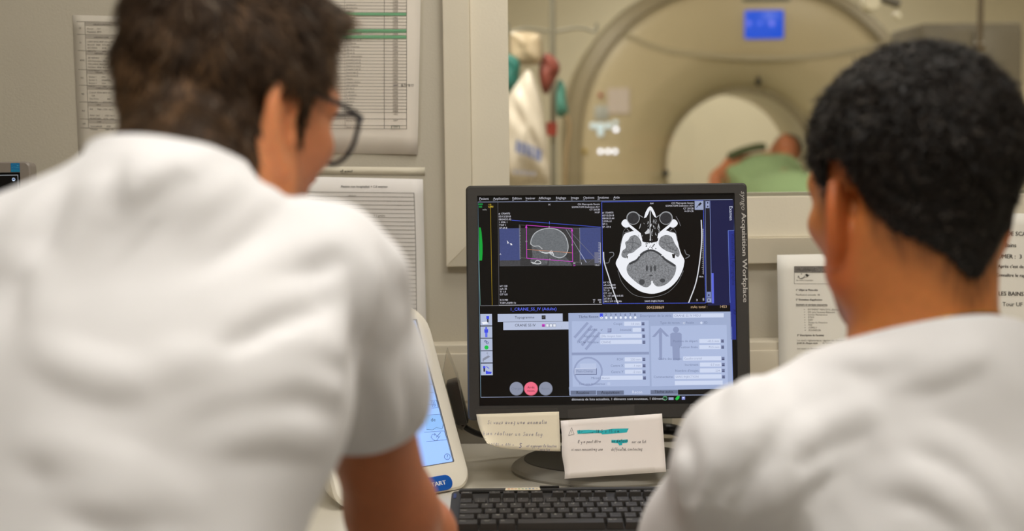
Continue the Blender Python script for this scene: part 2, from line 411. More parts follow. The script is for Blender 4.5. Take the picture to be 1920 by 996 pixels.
for k in range(NA):                                                        # grey band added to paint the shade round the edge of the cover
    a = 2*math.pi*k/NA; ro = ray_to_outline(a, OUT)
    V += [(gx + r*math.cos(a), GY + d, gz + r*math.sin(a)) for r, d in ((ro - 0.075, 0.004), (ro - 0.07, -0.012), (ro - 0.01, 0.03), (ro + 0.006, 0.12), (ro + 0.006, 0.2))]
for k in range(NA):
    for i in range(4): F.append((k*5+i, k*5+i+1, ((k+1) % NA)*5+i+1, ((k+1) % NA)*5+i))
auto_smooth(mesh_obj('edge_shade_band', V, F, mat('edge_shade_grey', (140, 128, 104), 0.5), gan), 40)
# seam under the display panel: shallow arc groove strip
arc = [P(x, y, GY - 0.004) for x, y in catmull([(1165, 62), (1235, 90), (1300, 101), (1400, 108), (1500, 107), (1600, 95), (1690, 72)], 5)]
V = []; F = []
for i, p in enumerate(arc): V += [(p[0], GY - 0.004, p[2] + 0.013), (p[0], GY - 0.006, p[2] - 0.013), (p[0], GY + 0.03, p[2] - 0.013), (p[0], GY + 0.03, p[2] + 0.013)]
for i in range(len(arc) - 1):
    for j in range(4): F.append((4*i+j, 4*i+(j+1) % 4, 4*i+4+(j+1) % 4, 4*i+4+j))
mesh_obj('cover_seam', V, F, M_gan2, gan)
def gbox(name, x0, y0, x1, y1, d, m, bev=0.006, Y=GY):
    a = P(x0, y1, Y); b = P(x1, y0, Y); return box(name, (a[0], Y - d, a[2]), (b[0], Y + 0.03, b[2]), m, gan, bev)
M_blue = mat('blue_display', (10, 20, 60), 0.3, emit=((14, 82, 222), 1.0))
dsp = gbox('status_display', 1396, 19, 1469, 73, 0.012, M_blue)
cv = Canvas(plane_map((0, GY - 0.0135, 0), (0, -1, 0)), 0.0005)
for x, y, r in ((1404, 44, 4.5), (1425, 44, 3.5), (1447, 44, 5.5)): cv.circle(x, y, r, (120, 130, 255), 1)
cv.rect(1420, 41, 1428, 47, (90, 120, 255), 1)
o = cv.build('display_marks', screen_mat('screen_emission'), None); link_parent(o, dsp); o['kind'] = 'stuff'
gbox('name_plate', 1392, -6, 1482, 3, 0.006, mat('name_plate_green', (96, 104, 96), 0.5))
M_ledw = mat('led_white', (240, 244, 255), 0.4, emit=((226, 232, 255), 2.2)); M_ledb = mat('key_lit', (200, 215, 225), 0.4, emit=((176, 196, 208), 0.65))
def gdot(name, x, y, r, m, Y=GY, dpt=0.012, ry=None):
    c = P(x, y, Y - 0.0); rr = r / FPX * Y; ry = (ry or r) / FPX * Y
    return lathe(name, [(0.0001, -dpt), (rr*0.7, -dpt*0.95), (rr, -dpt*0.4), (rr, 0.02)], m, gan, 20, (c[0], Y, c[2]), 'Y', 1.0, ry/rr)
for x, y in ((1126, 284), (1140, 284), (1153, 284)): gdot('indicator_light', x, y, 3.6, M_ledw)
gdot('indicator_light', 1155, 243, 3.8, M_ledw)
for x, y, r in ((1112, 236, 6), (1126, 238, 7.5), (1141, 236, 6), (1126, 250, 6), (1154, 230, 4.5)): gdot('control_key', x, y, r, M_ledb)
gbox('control_plate', 1115, 198, 1141, 226, 0.006, mat('key_plate_grey', (176, 178, 176), 0.4))
gdot('red_knob', 1126, 179, 4.5, mat('red_plastic', (168, 66, 54), 0.4))
gdot('yellow_sticker', 1096, 284, 4.5, mat('yellow_plastic', (176, 146, 50), 0.5))
gdot('laser_window', 1422, 153, 4.5, M_black, GY + 0.025, 0.014, 9)
gdot('laser_window', 1248, 325, 6.5, M_black, GY + 0.03, 0.014)
cvp = P(1140, 213, GY - 0.003); cvq = P(1180, 165, GY - 0.003)
tag(box('paper_notice', (cvp[0], GY - 0.006, cvp[2]), (cvq[0], GY - 0.001, cvq[2]), mat('pinkish_paper', (206, 192, 186), 0.7)), 'small pale pinkish paper stuck on the scanner front near the red knob', 'paper')
# table and patient come later (they need the body tools)

# ---- pole with hanging bags, seen blurred at the left end of the window
SY = 5.2
M_steel = mat('steel_grey', (140, 136, 124), 0.35, metal=0.3)
st = tag(empty('drip_stand', (P(1037, 200, SY)[0], SY, 0)), 'grey metal drip stand with hooks behind the glass left end', 'stand')
sxx = P(1037, 200, SY)[0]
tube('pole', [(sxx, SY, 0.06), (sxx, SY, 1.95)], 0.011, M_steel, st)
for k in range(5):
    a = 2*math.pi*k/5; tube('foot', [(sxx, SY, 0.08), (sxx + 0.28*math.cos(a), SY + 0.28*math.sin(a), 0.02)], 0.012, M_steel, st)
hz = P(1037, 60, SY)[2]
for s in (-1, 1): tube('hook', catmull([(sxx, SY, hz), (sxx + s*0.1, SY, hz + 0.015), (sxx + s*0.16, SY - 0.01, hz + 0.0), (sxx + s*0.165, SY - 0.01, hz + 0.03)], 5), 0.006, M_steel, st, 8)
c = P(1034, 240, SY); lathe('clamp_knob', [(0.0001, -0.03), (0.02, -0.028), (0.022, 0.02), (0.0001, 0.024)], MATS['red_plastic'], st, 16, (c[0], SY - 0.014, c[2]), 'Z')
def pouch(name, pts, Y, th, m, label, cat, n=6):
    """soft flat bag: outline in photo pixels at distance Y, pillowed to thickness th"""
    ol = np.array([P(x, y, Y)[[0, 2]] for x, y in catmull(pts, n, True)]); c = ol.mean(0); V = []; F = []; R = 5; K2 = len(ol)
    for s in (-1, 1):
        for r in range(R):
            t = r / R
            for p in ol: q = p + (c - p) * t; V.append((q[0], Y + s * th * math.sqrt(1 - (1 - t)**2) * (1 + 0.25*math.sin(9*q[0]/0.1 + 5*q[1]/0.1)), q[1]))
        V.append((c[0], Y + s * th, c[1]))
    B = R*K2 + 1
    for s in (0, 1):
        for r in range(R - 1):
            for j in range(K2): F.append((s*B + r*K2 + j, s*B + r*K2 + (j+1) % K2, s*B + (r+1)*K2 + (j+1) % K2, s*B + (r+1)*K2 + j))
        for j in range(K2): F.append((s*B + (R-1)*K2 + j, s*B + (R-1)*K2 + (j+1) % K2, s*B + R*K2))
    o = mesh_obj(name, V, F, m, None, True); b2 = bmesh.new(); b2.from_mesh(o.data); bmesh.ops.remove_doubles(b2, verts=b2.verts, dist=1e-5); bmesh.ops.recalc_face_normals(b2, faces=b2.faces); b2.to_mesh(o.data); b2.free()
    return tag(o, label, cat)
M_bag = mat('white_bag_plastic', (226, 216, 204), 0.45, 0.03, 20)
wb_ = pouch('carrier_bag', [(990, 132), (1003, 150), (1018, 205), (1028, 280), (1031, 342), (1000, 346), (952, 344), (944, 260), (950, 190), (970, 155)], 4.95, 0.045, M_bag, 'white plastic bag with blue print hanging on the drip stand', 'bag')
cv = Canvas(plane_map((0, 4.89, 0), (0, -1, 0)), 0.001)
for i, (x, y) in enumerate(((968, 262), (976, 266), (985, 268), (994, 272), (1003, 276), (1010, 280))): cv.poly([(x, y), (x+6, y+2), (x+4, y+24), (x-2, y+22)], (108, 122, 176), 1)
for i in range(5): cv.rect(962 + i*9, 318 + i, 968 + i*9, 326 + i, (158, 158, 178), 1)
o = cv.build('blue_print', mat('print_ink', (0, 0, 0), 0.6, attr='Col'), None); link_parent(o, wb_); o['kind'] = 'stuff'
pouch('teal_pouch', [(945, 105), (972, 112), (974, 140), (966, 165), (945, 172)], 4.99, 0.03, mat('teal_fabric', (20, 104, 96), 0.6), 'dark teal fabric pouch at the left window edge behind the bag', 'pouch')
pouch('red_pouch', [(1016, 106), (1026, 100), (1044, 112), (1050, 130), (1040, 152), (1026, 176), (1016, 168), (1010, 134)], 5.08, 0.035, mat('red_fabric', (128, 56, 44), 0.6, 0.15, 15), 'brick red pouch hanging on the pole above the red knob', 'pouch')
pouch('breathing_hose_bag', [(1046, 150), (1058, 158), (1062, 190), (1064, 214), (1045, 218), (1042, 185)], 5.1, 0.025, mat('teal_light', (70, 132, 120), 0.6), 'green teal tubing bag hanging below the red pouch', 'bag')
pouch('pale_pink_bag', [(962, 60), (1000, 62), (1014, 70), (1016, 112), (1000, 122), (968, 120), (958, 108), (957, 70)], 5.04, 0.03, mat('pink_plastic', (190, 172, 146), 0.4), 'pale pink fluid bag hanging above the white plastic bag', 'bag')
# drip tube
tag(tube('drip_tube', catmull([P(x, y, 5.0) for x, y in ((1062, 214), (1068, 240), (1062, 290), (1060, 350), (1058, 420))], 6), 0.007, mat('tube_beige', (150, 128, 98), 0.5)), 'beige rubber tube hanging beside the drip stand', 'tube')
# ---- right end: grey cabinet with upright rod
KY = 6.2
a = P(1722, 400, KY); b = P(1917, 42, KY)
cab = tag(empty('wall_cabinet', (a[0], KY, 0)), 'dark grey tall cabinet in the scanner room behind the seated man', 'cabinet')
M_cab = mat('cabinet_grey', (118, 110, 96), 0.5, 0.03, 4)
box('cabinet_body', (a[0], KY, 0.02), (b[0], KY + 0.5, b[2]), M_cab, cab, 0.01)
for i in range(2):
    x0 = a[0] + i*(b[0]-a[0])/2; box('cabinet_door', (x0 + 0.004, KY - 0.02, 0.1), (x0 + (b[0]-a[0])/2 - 0.004, KY, b[2] - 0.03), M_cab, cab, 0.004)
rx = P(1838, 50, 5.8)[0]
rod = tag(empty('ceiling_column', (rx, 5.8, 1.5)), 'slim brown vertical rod hanging from the ceiling in front of the cabinet', 'column')
tube('rod', [(rx, 5.8, P(1838, 92, 5.8)[2]), (rx, 5.8, CZ)], 0.013, mat('rod_brown', (96, 84, 68), 0.4), rod)
lathe('rod_end', [(0.0001, -0.02), (0.02, -0.018), (0.022, 0.02), (0.014, 0.03)], mat('rod_brown', (0, 0, 0)), rod, 16, (rx, 5.8, P(1838, 92, 5.8)[2]))
# ceiling arm whose joint peeps in at the top edge
AY = 5.6; j = P(1640, 6, AY)
arm = tag(empty('injector_boom', (j[0], AY, j[2])), 'white and grey jointed ceiling arm at the top of the window', 'boom')
tube('upper_link', [(j[0] + 0.05, AY, CZ), (j[0] + 0.05, AY, j[2] + 0.05)], 0.03, mat('arm_white', (214, 206, 186), 0.4), arm)
lathe('joint', [(0.0001, -0.045), (0.03, -0.045), (0.034, -0.03), (0.034, 0.03), (0.03, 0.045), (0.0001, 0.045)], mat('arm_white', (0, 0, 0)), arm, 20, (j[0] - 0.02, AY, j[2]), 'Y')
tube('lower_link', [(j[0] + 0.03, AY, j[2] + 0.02), (j[0] + 0.10, AY, j[2] - 0.005)], 0.018, mat('arm_dark', (90, 84, 74), 0.4), arm)
tube('handle', [(j[0] + 0.08, AY - 0.01, j[2] - 0.04), (j[0] + 0.09, AY - 0.01, j[2] - 0.055), (j[0] + 0.10, AY - 0.01, j[2] - 0.06)], 0.014, mat('arm_white', (0, 0, 0)), arm)

# ================================================================== desk
DZ = 0.72
M_desk = mat('desk_laminate', (214, 208, 194), 0.35, 0.015, 10, 0.05, 300)
desk = tag(empty('desk', (0, 1.8, 0)), 'long cream laminate desk along the wall under the window', 'desk')
box('desk_top', (-1.5, 1.35, DZ - 0.028), (1.6, 2.262, DZ), M_desk, desk, 0.002)
for x in (-1.42, -0.75, 0.85, 1.52): box('side_panel', (x - 0.012, 1.5, 0.0), (x + 0.012, 2.25, DZ - 0.028), M_desk, desk, 0.001)
box('back_panel', (-1.40, 2.20, 0.30), (1.50, 2.218, DZ - 0.028), M_desk, desk, 0.001)
# ================================================================== implicit-surface tools for bodies and cloth
def smin(a, b, k):
    if k <= 0: return np.minimum(a, b)
    h = np.maximum(k - np.abs(a - b), 0) / k; return np.minimum(a, b) - h*h*k*0.25
def smax(a, b, k): return -smin(-a, -b, k)
class Field:
    def __init__(s): s.ops = []
    def add(s, fn, lo, hi, k=0.02, mode='u'): s.ops.append((fn, np.minimum(lo, hi), np.maximum(lo, hi), k, mode)); return s
    def ell(s, c, r, R=None, k=0.02, mode='u'):
        c = np.asarray(c, float); r = np.asarray(r, float); R = np.eye(3) if R is None else np.asarray(R)
        def fn(X, Y, Z):
            d = [X - c[0], Y - c[1], Z - c[2]]
            q = [R[0, i]*d[0] + R[1, i]*d[1] + R[2, i]*d[2] for i in range(3)]
            k0 = np.sqrt((q[0]/r[0])**2 + (q[1]/r[1])**2 + (q[2]/r[2])**2); k1 = np.sqrt((q[0]/r[0]**2)**2 + (q[1]/r[1]**2)**2 + (q[2]/r[2]**2)**2)
            return k0*(k0 - 1.0) / (k1 + 1e-9)
        m = r.max(); return s.add(fn, c - m, c + m, k, mode)
    def cap(s, a, b, ra, rb, k=0.02, mode='u'):
        a = np.asarray(a, float); b = np.asarray(b, float); ba = b - a; L = ba @ ba + 1e-12; rm = max(ra, rb)
        def fn(X, Y, Z):
            px, py, pz = X - a[0], Y - a[1], Z - a[2]
            h = np.clip((px*ba[0] + py*ba[1] + pz*ba[2]) / L, 0, 1)
            return np.sqrt((px - h*ba[0])**2 + (py - h*ba[1])**2 + (pz - h*ba[2])**2) - (ra + (rb - ra)*h)
        return s.add(fn, np.minimum(a, b) - rm, np.maximum(a, b) + rm, k, mode)
    def chain(s, pts, rad, k=0.01, mode='u'):
        rad = np.broadcast_to(rad, (len(pts),))
        for i in range(len(pts) - 1): s.cap(pts[i], pts[i+1], rad[i], rad[i+1], k, mode)
        return s
    def grid(s, xs, ys, zs, far=0.5):
        F = np.full((len(xs), len(ys), len(zs)), far, np.float32); g = (xs, ys, zs)
        for fn, lo, hi, k, mode in s.ops:
            mg = k + 0.025; sl = []
            for i in range(3): sl.append(slice(max(0, np.searchsorted(g[i], lo[i] - mg)), np.searchsorted(g[i], hi[i] + mg)))
            sl = tuple(sl); S = F[sl]
            if S.size == 0: continue
            X = xs[sl[0]][:, None, None].astype(np.float32); Y = ys[sl[1]][None, :, None].astype(np.float32); Z = zs[sl[2]][None, None, :].astype(np.float32)
            d = fn(X, Y, Z)
            F[sl] = smin(S, d, k) if mode == 'u' else smax(S, -d, k)
        return F
    def at(s, p, far=0.5):
        p = np.asarray(p, float); F = np.full(p.shape[:-1], far)
        for fn, lo, hi, k, mode in s.ops:
            d = fn(p[..., 0], p[..., 1], p[..., 2]); F = smin(F, d, k) if mode == 'u' else smax(F, -d, k)
        return F
    def hit(s, px, py, t0=0.3, t1=3.0):
        """first point of the surface on the line of sight through a photo pixel"""
        d = ray(px, py); d = d / np.linalg.norm(d); t = t0
        for _ in range(120):
            v = float(s.at(CAM + d*t)); t += max(v, 0.0005) * 0.8
            if v < 0.0008 or t > t1: break
        return CAM + d*t
def axis_lines(spans):
    """rectilinear grid lines: list of (lo, hi, step), fine ones override coarse ones"""
    lo = min(a for a, b, c in spans); hi = max(b for a, b, c in spans); out = [lo]
    while out[-1] < hi:
        x = out[-1]; st = min((c for a, b, c in spans if a - 1e-9 <= x <= b), default=0.02)
        nx = [a for a, b, c in spans if a > x + 1e-9 and c < st]
        if nx: st = min(st, max(min(nx) - x, min(c for a, b, c in spans) * 0.8))
        out.append(x + st)
    return np.array(out)
def surface_nets(xs, ys, zs, F):
    I = F < 0; nx, ny, nz = F.shape
    s = np.zeros((nx-1, ny-1, nz-1), np.int8)
    for a in (0, 1):
        for b in (0, 1):
            for c in (0, 1): s += I[a:nx-1+a, b:ny-1+b, c:nz-1+c]
    act = np.argwhere((s > 0) & (s < 8)); idx = np.full(s.shape, -1, np.int32); idx[tuple(act.T)] = np.arange(len(act))
    i, j, k = act.T; acc = np.zeros((len(act), 3)); cnt = np.zeros(len(act)); g = (xs, ys, zs)
    C = [(a, b, c) for a in (0, 1) for b in (0, 1) for c in (0, 1)]
    val = {c: F[i+c[0], j+c[1], k+c[2]].astype(float) for c in C}
    for c in C:
        for ax in range(3):
            if c[ax]: continue
            e = list(c); e[ax] = 1; e = tuple(e); v0, v1 = val[c], val[e]; m = (v0 < 0) != (v1 < 0)
            t = np.where(m, v0 / np.where(v0 == v1, 1, v0 - v1), 0)
            for a in range(3):
                p0 = g[a][act[:, a] + c[a]]; p1 = g[a][act[:, a] + e[a]]; acc[:, a] += np.where(m, p0 + (p1 - p0)*t, 0)
            cnt += m
    V = acc / cnt[:, None]; Fs = []
    for ax in range(3):
        a1, a2 = (ax+1) % 3, (ax+2) % 3
        sl0 = [slice(None)]*3; sl1 = [slice(None)]*3; sl0[ax] = slice(0, -1); sl1[ax] = slice(1, None)
        A, B = I[tuple(sl0)], I[tuple(sl1)]; e = np.argwhere(A != B)
        ok = (e[:, a1] > 0) & (e[:, a2] > 0) & (e[:, a1] < F.shape[a1]-1) & (e[:, a2] < F.shape[a2]-1); e = e[ok]
        flip = A[tuple(e.T)]
        q = []
        for d1, d2 in ((-1, -1), (0, -1), (0, 0), (-1, 0)):
            z = e.copy(); z[:, a1] += d1; z[:, a2] += d2; q.append(idx[tuple(z.T)])
        q = np.stack(q, 1); q[~flip] = q[~flip][:, ::-1]; Fs.append(q)
    return V, np.concatenate(Fs)
def relax(V, F, n=1, lam=0.5):
    e = np.concatenate([F[:, [0, 1]], F[:, [1, 2]], F[:, [2, 3]], F[:, [3, 0]]])
    for _ in range(n):
        acc = np.zeros_like(V); c = np.zeros(len(V))
        np.add.at(acc, e[:, 0], V[e[:, 1]]); np.add.at(acc, e[:, 1], V[e[:, 0]]); np.add.at(c, e[:, 0], 1); np.add.at(c, e[:, 1], 1)
        V = V*(1-lam) + lam*acc/np.maximum(c, 1)[:, None]
    return V
def largest_piece(V, F):
    """keep the biggest connected shell"""
    lab = np.arange(len(V))
    for _ in range(400):
        m = lab[F].min(1); new = lab.copy(); np.minimum.at(new, F.ravel(), np.repeat(m, 4)); new = new[new]
        if (new == lab).all(): break
        lab = new
    u, c = np.unique(lab, return_counts=True); keep = lab == u[c.argmax()]
    return compact(V, F, keep)
def compact(V, F, keep):
    mp = np.full(len(V), -1); mp[keep] = np.arange(keep.sum()); f = F[keep[F].all(1)]; return V[keep], mp[f]
def vnoise(X, Y, Z, sc_, seed=0):
    """cheap smooth value noise in [-1,1] from sines of rotated coordinates"""
    r = np.random.default_rng(seed); o = 0
    for i in range(5):
        d = r.normal(size=3); d /= np.linalg.norm(d); o = o + np.sin((X*d[0] + Y*d[1] + Z*d[2]) * sc_ * (0.7 + 0.25*i) + r.uniform(0, 6.28))
    return o / 3.2
# ================================================================== monitor
M_bez = mat('bezel_charcoal', (50, 48, 46), 0.55, 0.04, 300, 0.1, 900); M_bezin = mat('bezel_inner', (24, 23, 22), 0.5)
M_scr = screen_mat('screen_emission'); M_ink = mat('print_ink', (0, 0, 0), 0.6, attr='Col'); M_paper = mat('paper_white', (226, 222, 216), 0.75, 0.01, 20, 0.05, 60)
def frame_of(C, n, x=None):
    n = np.asarray(n, float); n /= np.linalg.norm(n); x = np.array([1.0, 0, 0]) if x is None else np.asarray(x, float); x = x - n*(x @ n); x /= np.linalg.norm(x)
    z = np.cross(x, -n); return Matrix.Translation(Vector(C.tolist())) @ Matrix([[x[i], -n[i], z[i]] for i in range(3)]).to_4x4()   # local: x right, y into the panel, z up
def local(MX, p): return np.array((MX.inverted() @ Vector([float(v) for v in p]))[:])
def xform(o, MX): o.data.transform(MX); return o
def ring_solid(name, rings, m, parent, MX, cap_first=False, cap_last=False, ang=30):
    """rings: list of (outline points (x,z), y) with equal counts, skinned one to the next"""
    V = []; F = []; K = len(rings[0][0])
    for ol, y in rings: V += [(x, y, z) for x, z in ol]
    for i in range(len(rings) - 1):
        for j in range(K): F.append((i*K+j, i*K+(j+1) % K, (i+1)*K+(j+1) % K, (i+1)*K+j))
    if cap_first: F.append(tuple(range(K)))
    if cap_last: F.append(tuple((len(rings)-1)*K + j for j in range(K)))
    o = mesh_obj(name, V, F, m, None); b2 = bmesh.new(); b2.from_mesh(o.data); bmesh.ops.recalc_face_normals(b2, faces=b2.faces); b2.to_mesh(o.data); b2.free()
    o.data.transform(MX); auto_smooth(o, ang)
    if parent is not None: link_parent(o, parent)
    return o
TB = math.radians(8); nM = np.array([0, -math.cos(TB), math.sin(TB)]); cM = P(1140, 565, 2.0); MX = frame_of(cM, nM); nM = nM / np.linalg.norm(nM)
mon = tag(empty('monitor', (cM[0], cM[1], DZ)), 'black framed square monitor showing brain scan images on the desk', 'monitor')
W2, H2 = 0.2085, 0.1735
a0 = local(MX, PP(894.5, 367, cM, nM)); a1 = local(MX, PP(1384.5, 757, cM, nM)); sx0, sz1, sx1, sz0 = a0[0], a0[2], a1[0], a1[2]
OL = rrect(-W2, -H2, W2, H2, 0.007); OLi = rrect(-W2 + 0.0025, -H2 + 0.0025, W2 - 0.0025, H2 - 0.0025, 0.006); IL = rrect(sx0, sz0, sx1, sz1, 0.0008); IL2 = rrect(sx0 + 0.003, sz0 + 0.003, sx1 - 0.003, sz1 - 0.003, 0.0008)
ring_solid('bezel', [(OL, 0.030), (OL, 0.004), (OLi, 0.0), (IL, 0.0), (IL, 0.004)], M_bez, mon, MX)
ring_solid('screen_border', [(rrect(sx0, sz0, sx1, sz1, 0.0008), 0.0038), (rrect(sx0 + 0.001, sz0 + 0.001, sx1 - 0.001, sz1 - 0.001, 0.0008), 0.0038), (rrect(sx0 + 0.001, sz0 + 0.001, sx1 - 0.001, sz1 - 0.001, 0.0008), 0.006)], M_bezin, mon, MX)
hb = box('back_housing', (-W2 + 0.01, 0.028, -H2 + 0.01), (W2 - 0.01, 0.060, H2 - 0.01), M_bez, None, 0.012, 3); xform(hb, MX); link_parent(hb, mon)
scr = ring_solid('screen', [(rrect(sx0, sz0, sx1, sz1, 0.0008), 0.005), (rrect(sx0, sz0, sx1, sz1, 0.0008), 0.0042)], mat('screen_glass', (13, 12, 13), 0.3, spec=0.3), mon, MX, True, True)
# --- screen contents, measured in photo pixels
sp_ = cM - nM*0.0041
cv = Canvas(lambda x, y, h, q=plane_map(sp_, nM): q(x, y, h), 0.00004)
def crop(x0, y0, k): return lambda x, y: (x0 + x/k, y0 + y/k)
A1 = crop(860, 330, 2.1196); A_ = crop(890, 360, 4.33); B_ = crop(1120, 360, 4.332); C_ = crop(890, 560, 4.742); D_ = crop(1060, 575, 5.106); E_ = crop(1210, 575, 5.105)
def T(cf, s, x, y, h, c, al='L', L=6, **k): X, Y = cf(x, y); return cv.text(s, X, Y, h, c, L, align=al, rot=-0.55 + k.pop('rot', 0), **k)
def LN(cf, pts, wd, c, L=5, closed=False): cv.line([cf(*p) for p in pts], wd, c, L, closed)
def PG(cf, pts, c, L=4, grain=0.0): cv.poly([cf(*p) for p in pts], c, L, grain)
def RC(cf, x0, y0, x1, y1, c, L=4, grain=0.0): PG(cf, [(x0, y0), (x1, y0 - 0.0096*(x1-x0)), (x1 + 0.0135*(y1-y0), y1 - 0.0096*(x1-x0)), (x0 + 0.0135*(y1-y0), y1)], c, L, grain)
WH = (214, 214, 226); GR = (150, 150, 160)
for s, x in (('Patient', 82), ('Application', 137), ('Edition', 213), ('Insérer', 266), ('Affichage', 318), ('Réglage', 386), ('Image', 446), ('Options', 495), ('Système', 552), ('Aide', 615)):
    T(A1, s, x, 95 - 0.0096*(x-82), 4.3, (196, 196, 206))
    X, Y = A1(x, 99 - 0.0096*(x-82)); cv.line([(X, Y), (X + 3, Y)], 0.6, (180, 180, 190), 6)
# window border, navy background of the upper right strip
RC(A1, 984, 97, 1092, 515, (16, 20, 66), 1)
LN(A1, [(76, 104), (572, 99.5), (1088, 94)], 0.8, (150, 160, 190)); LN(A1, [(76, 104), (88, 880)], 0.8, (120, 150, 170)); LN(A1, [(88, 880), (1000, 871)], 0.8, (150, 160, 190)); LN(A1, [(1085, 600), (1090, 860)], 0.8, (110, 130, 200))
# left gauge
PG(A_, [(36, 288), (48, 290), (56, 330), (64, 430), (64, 500), (60, 556), (38, 558)], (0, 158, 52)); RC(A_, 30, 94, 66, 106, (0, 130, 60)); RC(A_, 34, 112, 60, 128, (0, 120, 50))
LN(A_, [(22, 80), (46, 920)], 0.7, (96, 140, 130)); LN(A_, [(128, 96), (142, 922)], 0.9, (150, 126, 20))
T(A_, 'max', 110, 106, 2.4, (190, 160, 40)); T(A_, '1290', 106, 128, 3.6, (226, 196, 60)); T(A_, 'mAs', 64, 150, 3.0, (170, 170, 170))
LN(A_, [(188, 84), (198, 920)], 0.5, (110, 110, 118)); LN(A_, [(46, 924), (1030, 914)], 0.6, (150, 150, 158)); LN(A_, [(198, 920), (1034, 912)], 0.6, (190, 190, 196))
for i, s in enumerate(('# 1704975', '05/12/2018', '08:04:53.42', '1 IMA 1', 'TOP 1', 'SP 69.8')): T(A_, s, 194 + i*1.2, 184 + i*23.3, 3.4, WH)
T(A_, 'H', 598, 110, 3.4, WH)
for i, s in enumerate(('CH Metropole Savoie', 'SOMATOM Definition AS+', 'CT 2012B', 'H-SP')): T(A_, s, 1016, 106 + i*22.2, 3.2, WH, 'R')
for i, s in enumerate(('kV 120', 'mA 35', 'TI 1.0', 'OT 0.0', '', '512 M0', 'T20f U32F8 1b')): T(A_, s, 204, 772 + i*22.8, 3.4, WH)
T(A_, 'W', 960, 884, 3.0, WH); T(A_, 'C', 962, 902, 3.0, WH); T(A_, '500', 1028, 884, 3.0, WH, 'R'); T(A_, '50', 1028, 902, 3.0, WH, 'R')
# topogram
RC(A_, 198, 296, 1024, 604, (66, 66, 70), 2, 0.25); RC(A_, 200, 296, 366, 556, (62, 72, 122), 3, 0.1); RC(A_, 852, 290, 1022, 548, (62, 72, 122), 3, 0.1)
RC(A_, 366, 294, 852, 600, (52, 52, 54), 3, 0.3)
sk = catmull([(455, 425), (462, 380), (490, 335), (545, 305), (610, 296), (675, 308), (725, 345), (752, 400), (758, 460), (735, 515), (690, 535), (640, 520), (600, 495), (545, 490), (500, 455), (470, 440)], 5, True)
cv.poly([A_(*p) for p in sk], (104, 108, 112), 4, 0.25); cv.line([A_(*p) for p in sk[:68]], 1.6, (176, 180, 184), 5)
PG(A_, [(462, 440), (520, 452), (560, 490), (600, 500), (590, 590), (520, 596), (470, 590), (450, 560), (470, 520)], (88, 90, 94), 4, 0.5)
PG(A_, [(600, 498), (700, 536), (740, 530), (770, 560), (790, 600), (600, 598)], (84, 86, 90), 4, 0.4)
cv.line([A_(*p) for p in catmull([(455, 420), (478, 440), (520, 440), (548, 462)], 4)], 1.2, (190, 192, 194), 6); cv.line([A_(*p) for p in catmull([(548, 488), (580, 500), (612, 490), (634, 496), (640, 515)], 4)], 1.6, (206, 208, 210), 6)
cv.ring(*A_(622, 490), 2.6, 1.2, (214, 214, 216), 6, 12); cv.line([A_(*p) for p in catmull([(458, 570), (480, 580), (505, 556), (530, 564), (536, 580), (500, 584), (470, 572)], 4)], 1.3, (206, 208, 210), 6)
LN(A_, [(742, 305), (905, 572)], 1.0, (140, 144, 150)); LN(A_, [(760, 305), (985, 545)], 0.8, (110, 112, 126)); LN(A_, [(848, 478), (906, 572)], 1.4, (150, 158, 190), 6); LN(A_, [(915, 580), (1010, 500)], 0.6, (96, 98, 110))
cv.dash(A_(362, 268), A_(368, 548), 0.6, 1.2, (170, 170, 170), 5); cv.dash(A_(852, 296), A_(856, 572), 0.6, 1.2, (190, 190, 190), 5); cv.dash(A_(362, 268), A_(850, 298), 0.5, 1.2, (130, 130, 130), 5); cv.dash(A_(368, 534), A_(856, 572), 0.5, 1.2, (130, 130, 130), 5)
for i in range(22): LN(A_, [(366 + 0.1*i, 278 + i*12.4), (374 + 0.1*i, 278 + i*12.4)], 0.5, (160, 160, 160))
MG = (206, 62, 206)
LN(A_, [(420, 270), (790, 298), (796, 566), (423, 538), (420, 270)], 1.0, MG, 7)
for x, y in ((419, 282), (790, 310)): PG(A_, [(x-9, y+10), (x, y-16), (x+9, y+10)], MG, 7)
for x, y in ((420, 402), (605, 284), (792, 430), (610, 548)): cv.circle(*A_(x, y), 1.7, (150, 120, 150), 8, 10)
LN(A_, [(424, 467), (794, 495)], 0.8, (196, 132, 100), 7); LN(A_, [(300, 230), (1024, 286)], 0.9, (66, 84, 204), 7); LN(A_, [(607, 240), (607, 262)], 0.7, (90, 110, 230), 7)
PG(A_, [(262, 392), (268, 424), (274, 414), (282, 420)], (226, 226, 232), 7); PG(A_, [(286, 416), (292, 432), (306, 432), (302, 420)], (226, 226, 232), 7); T(A_, 'A', 202, 512, 3.2, WH)
T(A_, '50', 800, 584, 2.8, WH); T(A_, '50', 800, 602, 2.8, MG); LN(A_, [(866, 572), (868, 588)], 0.6, WH)
LN(A_, [(1020, 412), (1022, 580)], 0.7, WH)
for i in range(14): LN(A_, [(1004, 414 + i*12.6), (1020, 414 + i*12.6)], 0.55, (190, 190, 200))
RC(A_, 972, 490, 1006, 580, (104, 106, 132), 5); T(A_, '10cm', 974, 600, 2.8, WH)
T(C_, '1_CRANE_SS_IV (Adulte)', 314, 108, 5.6, (96, 112, 252))
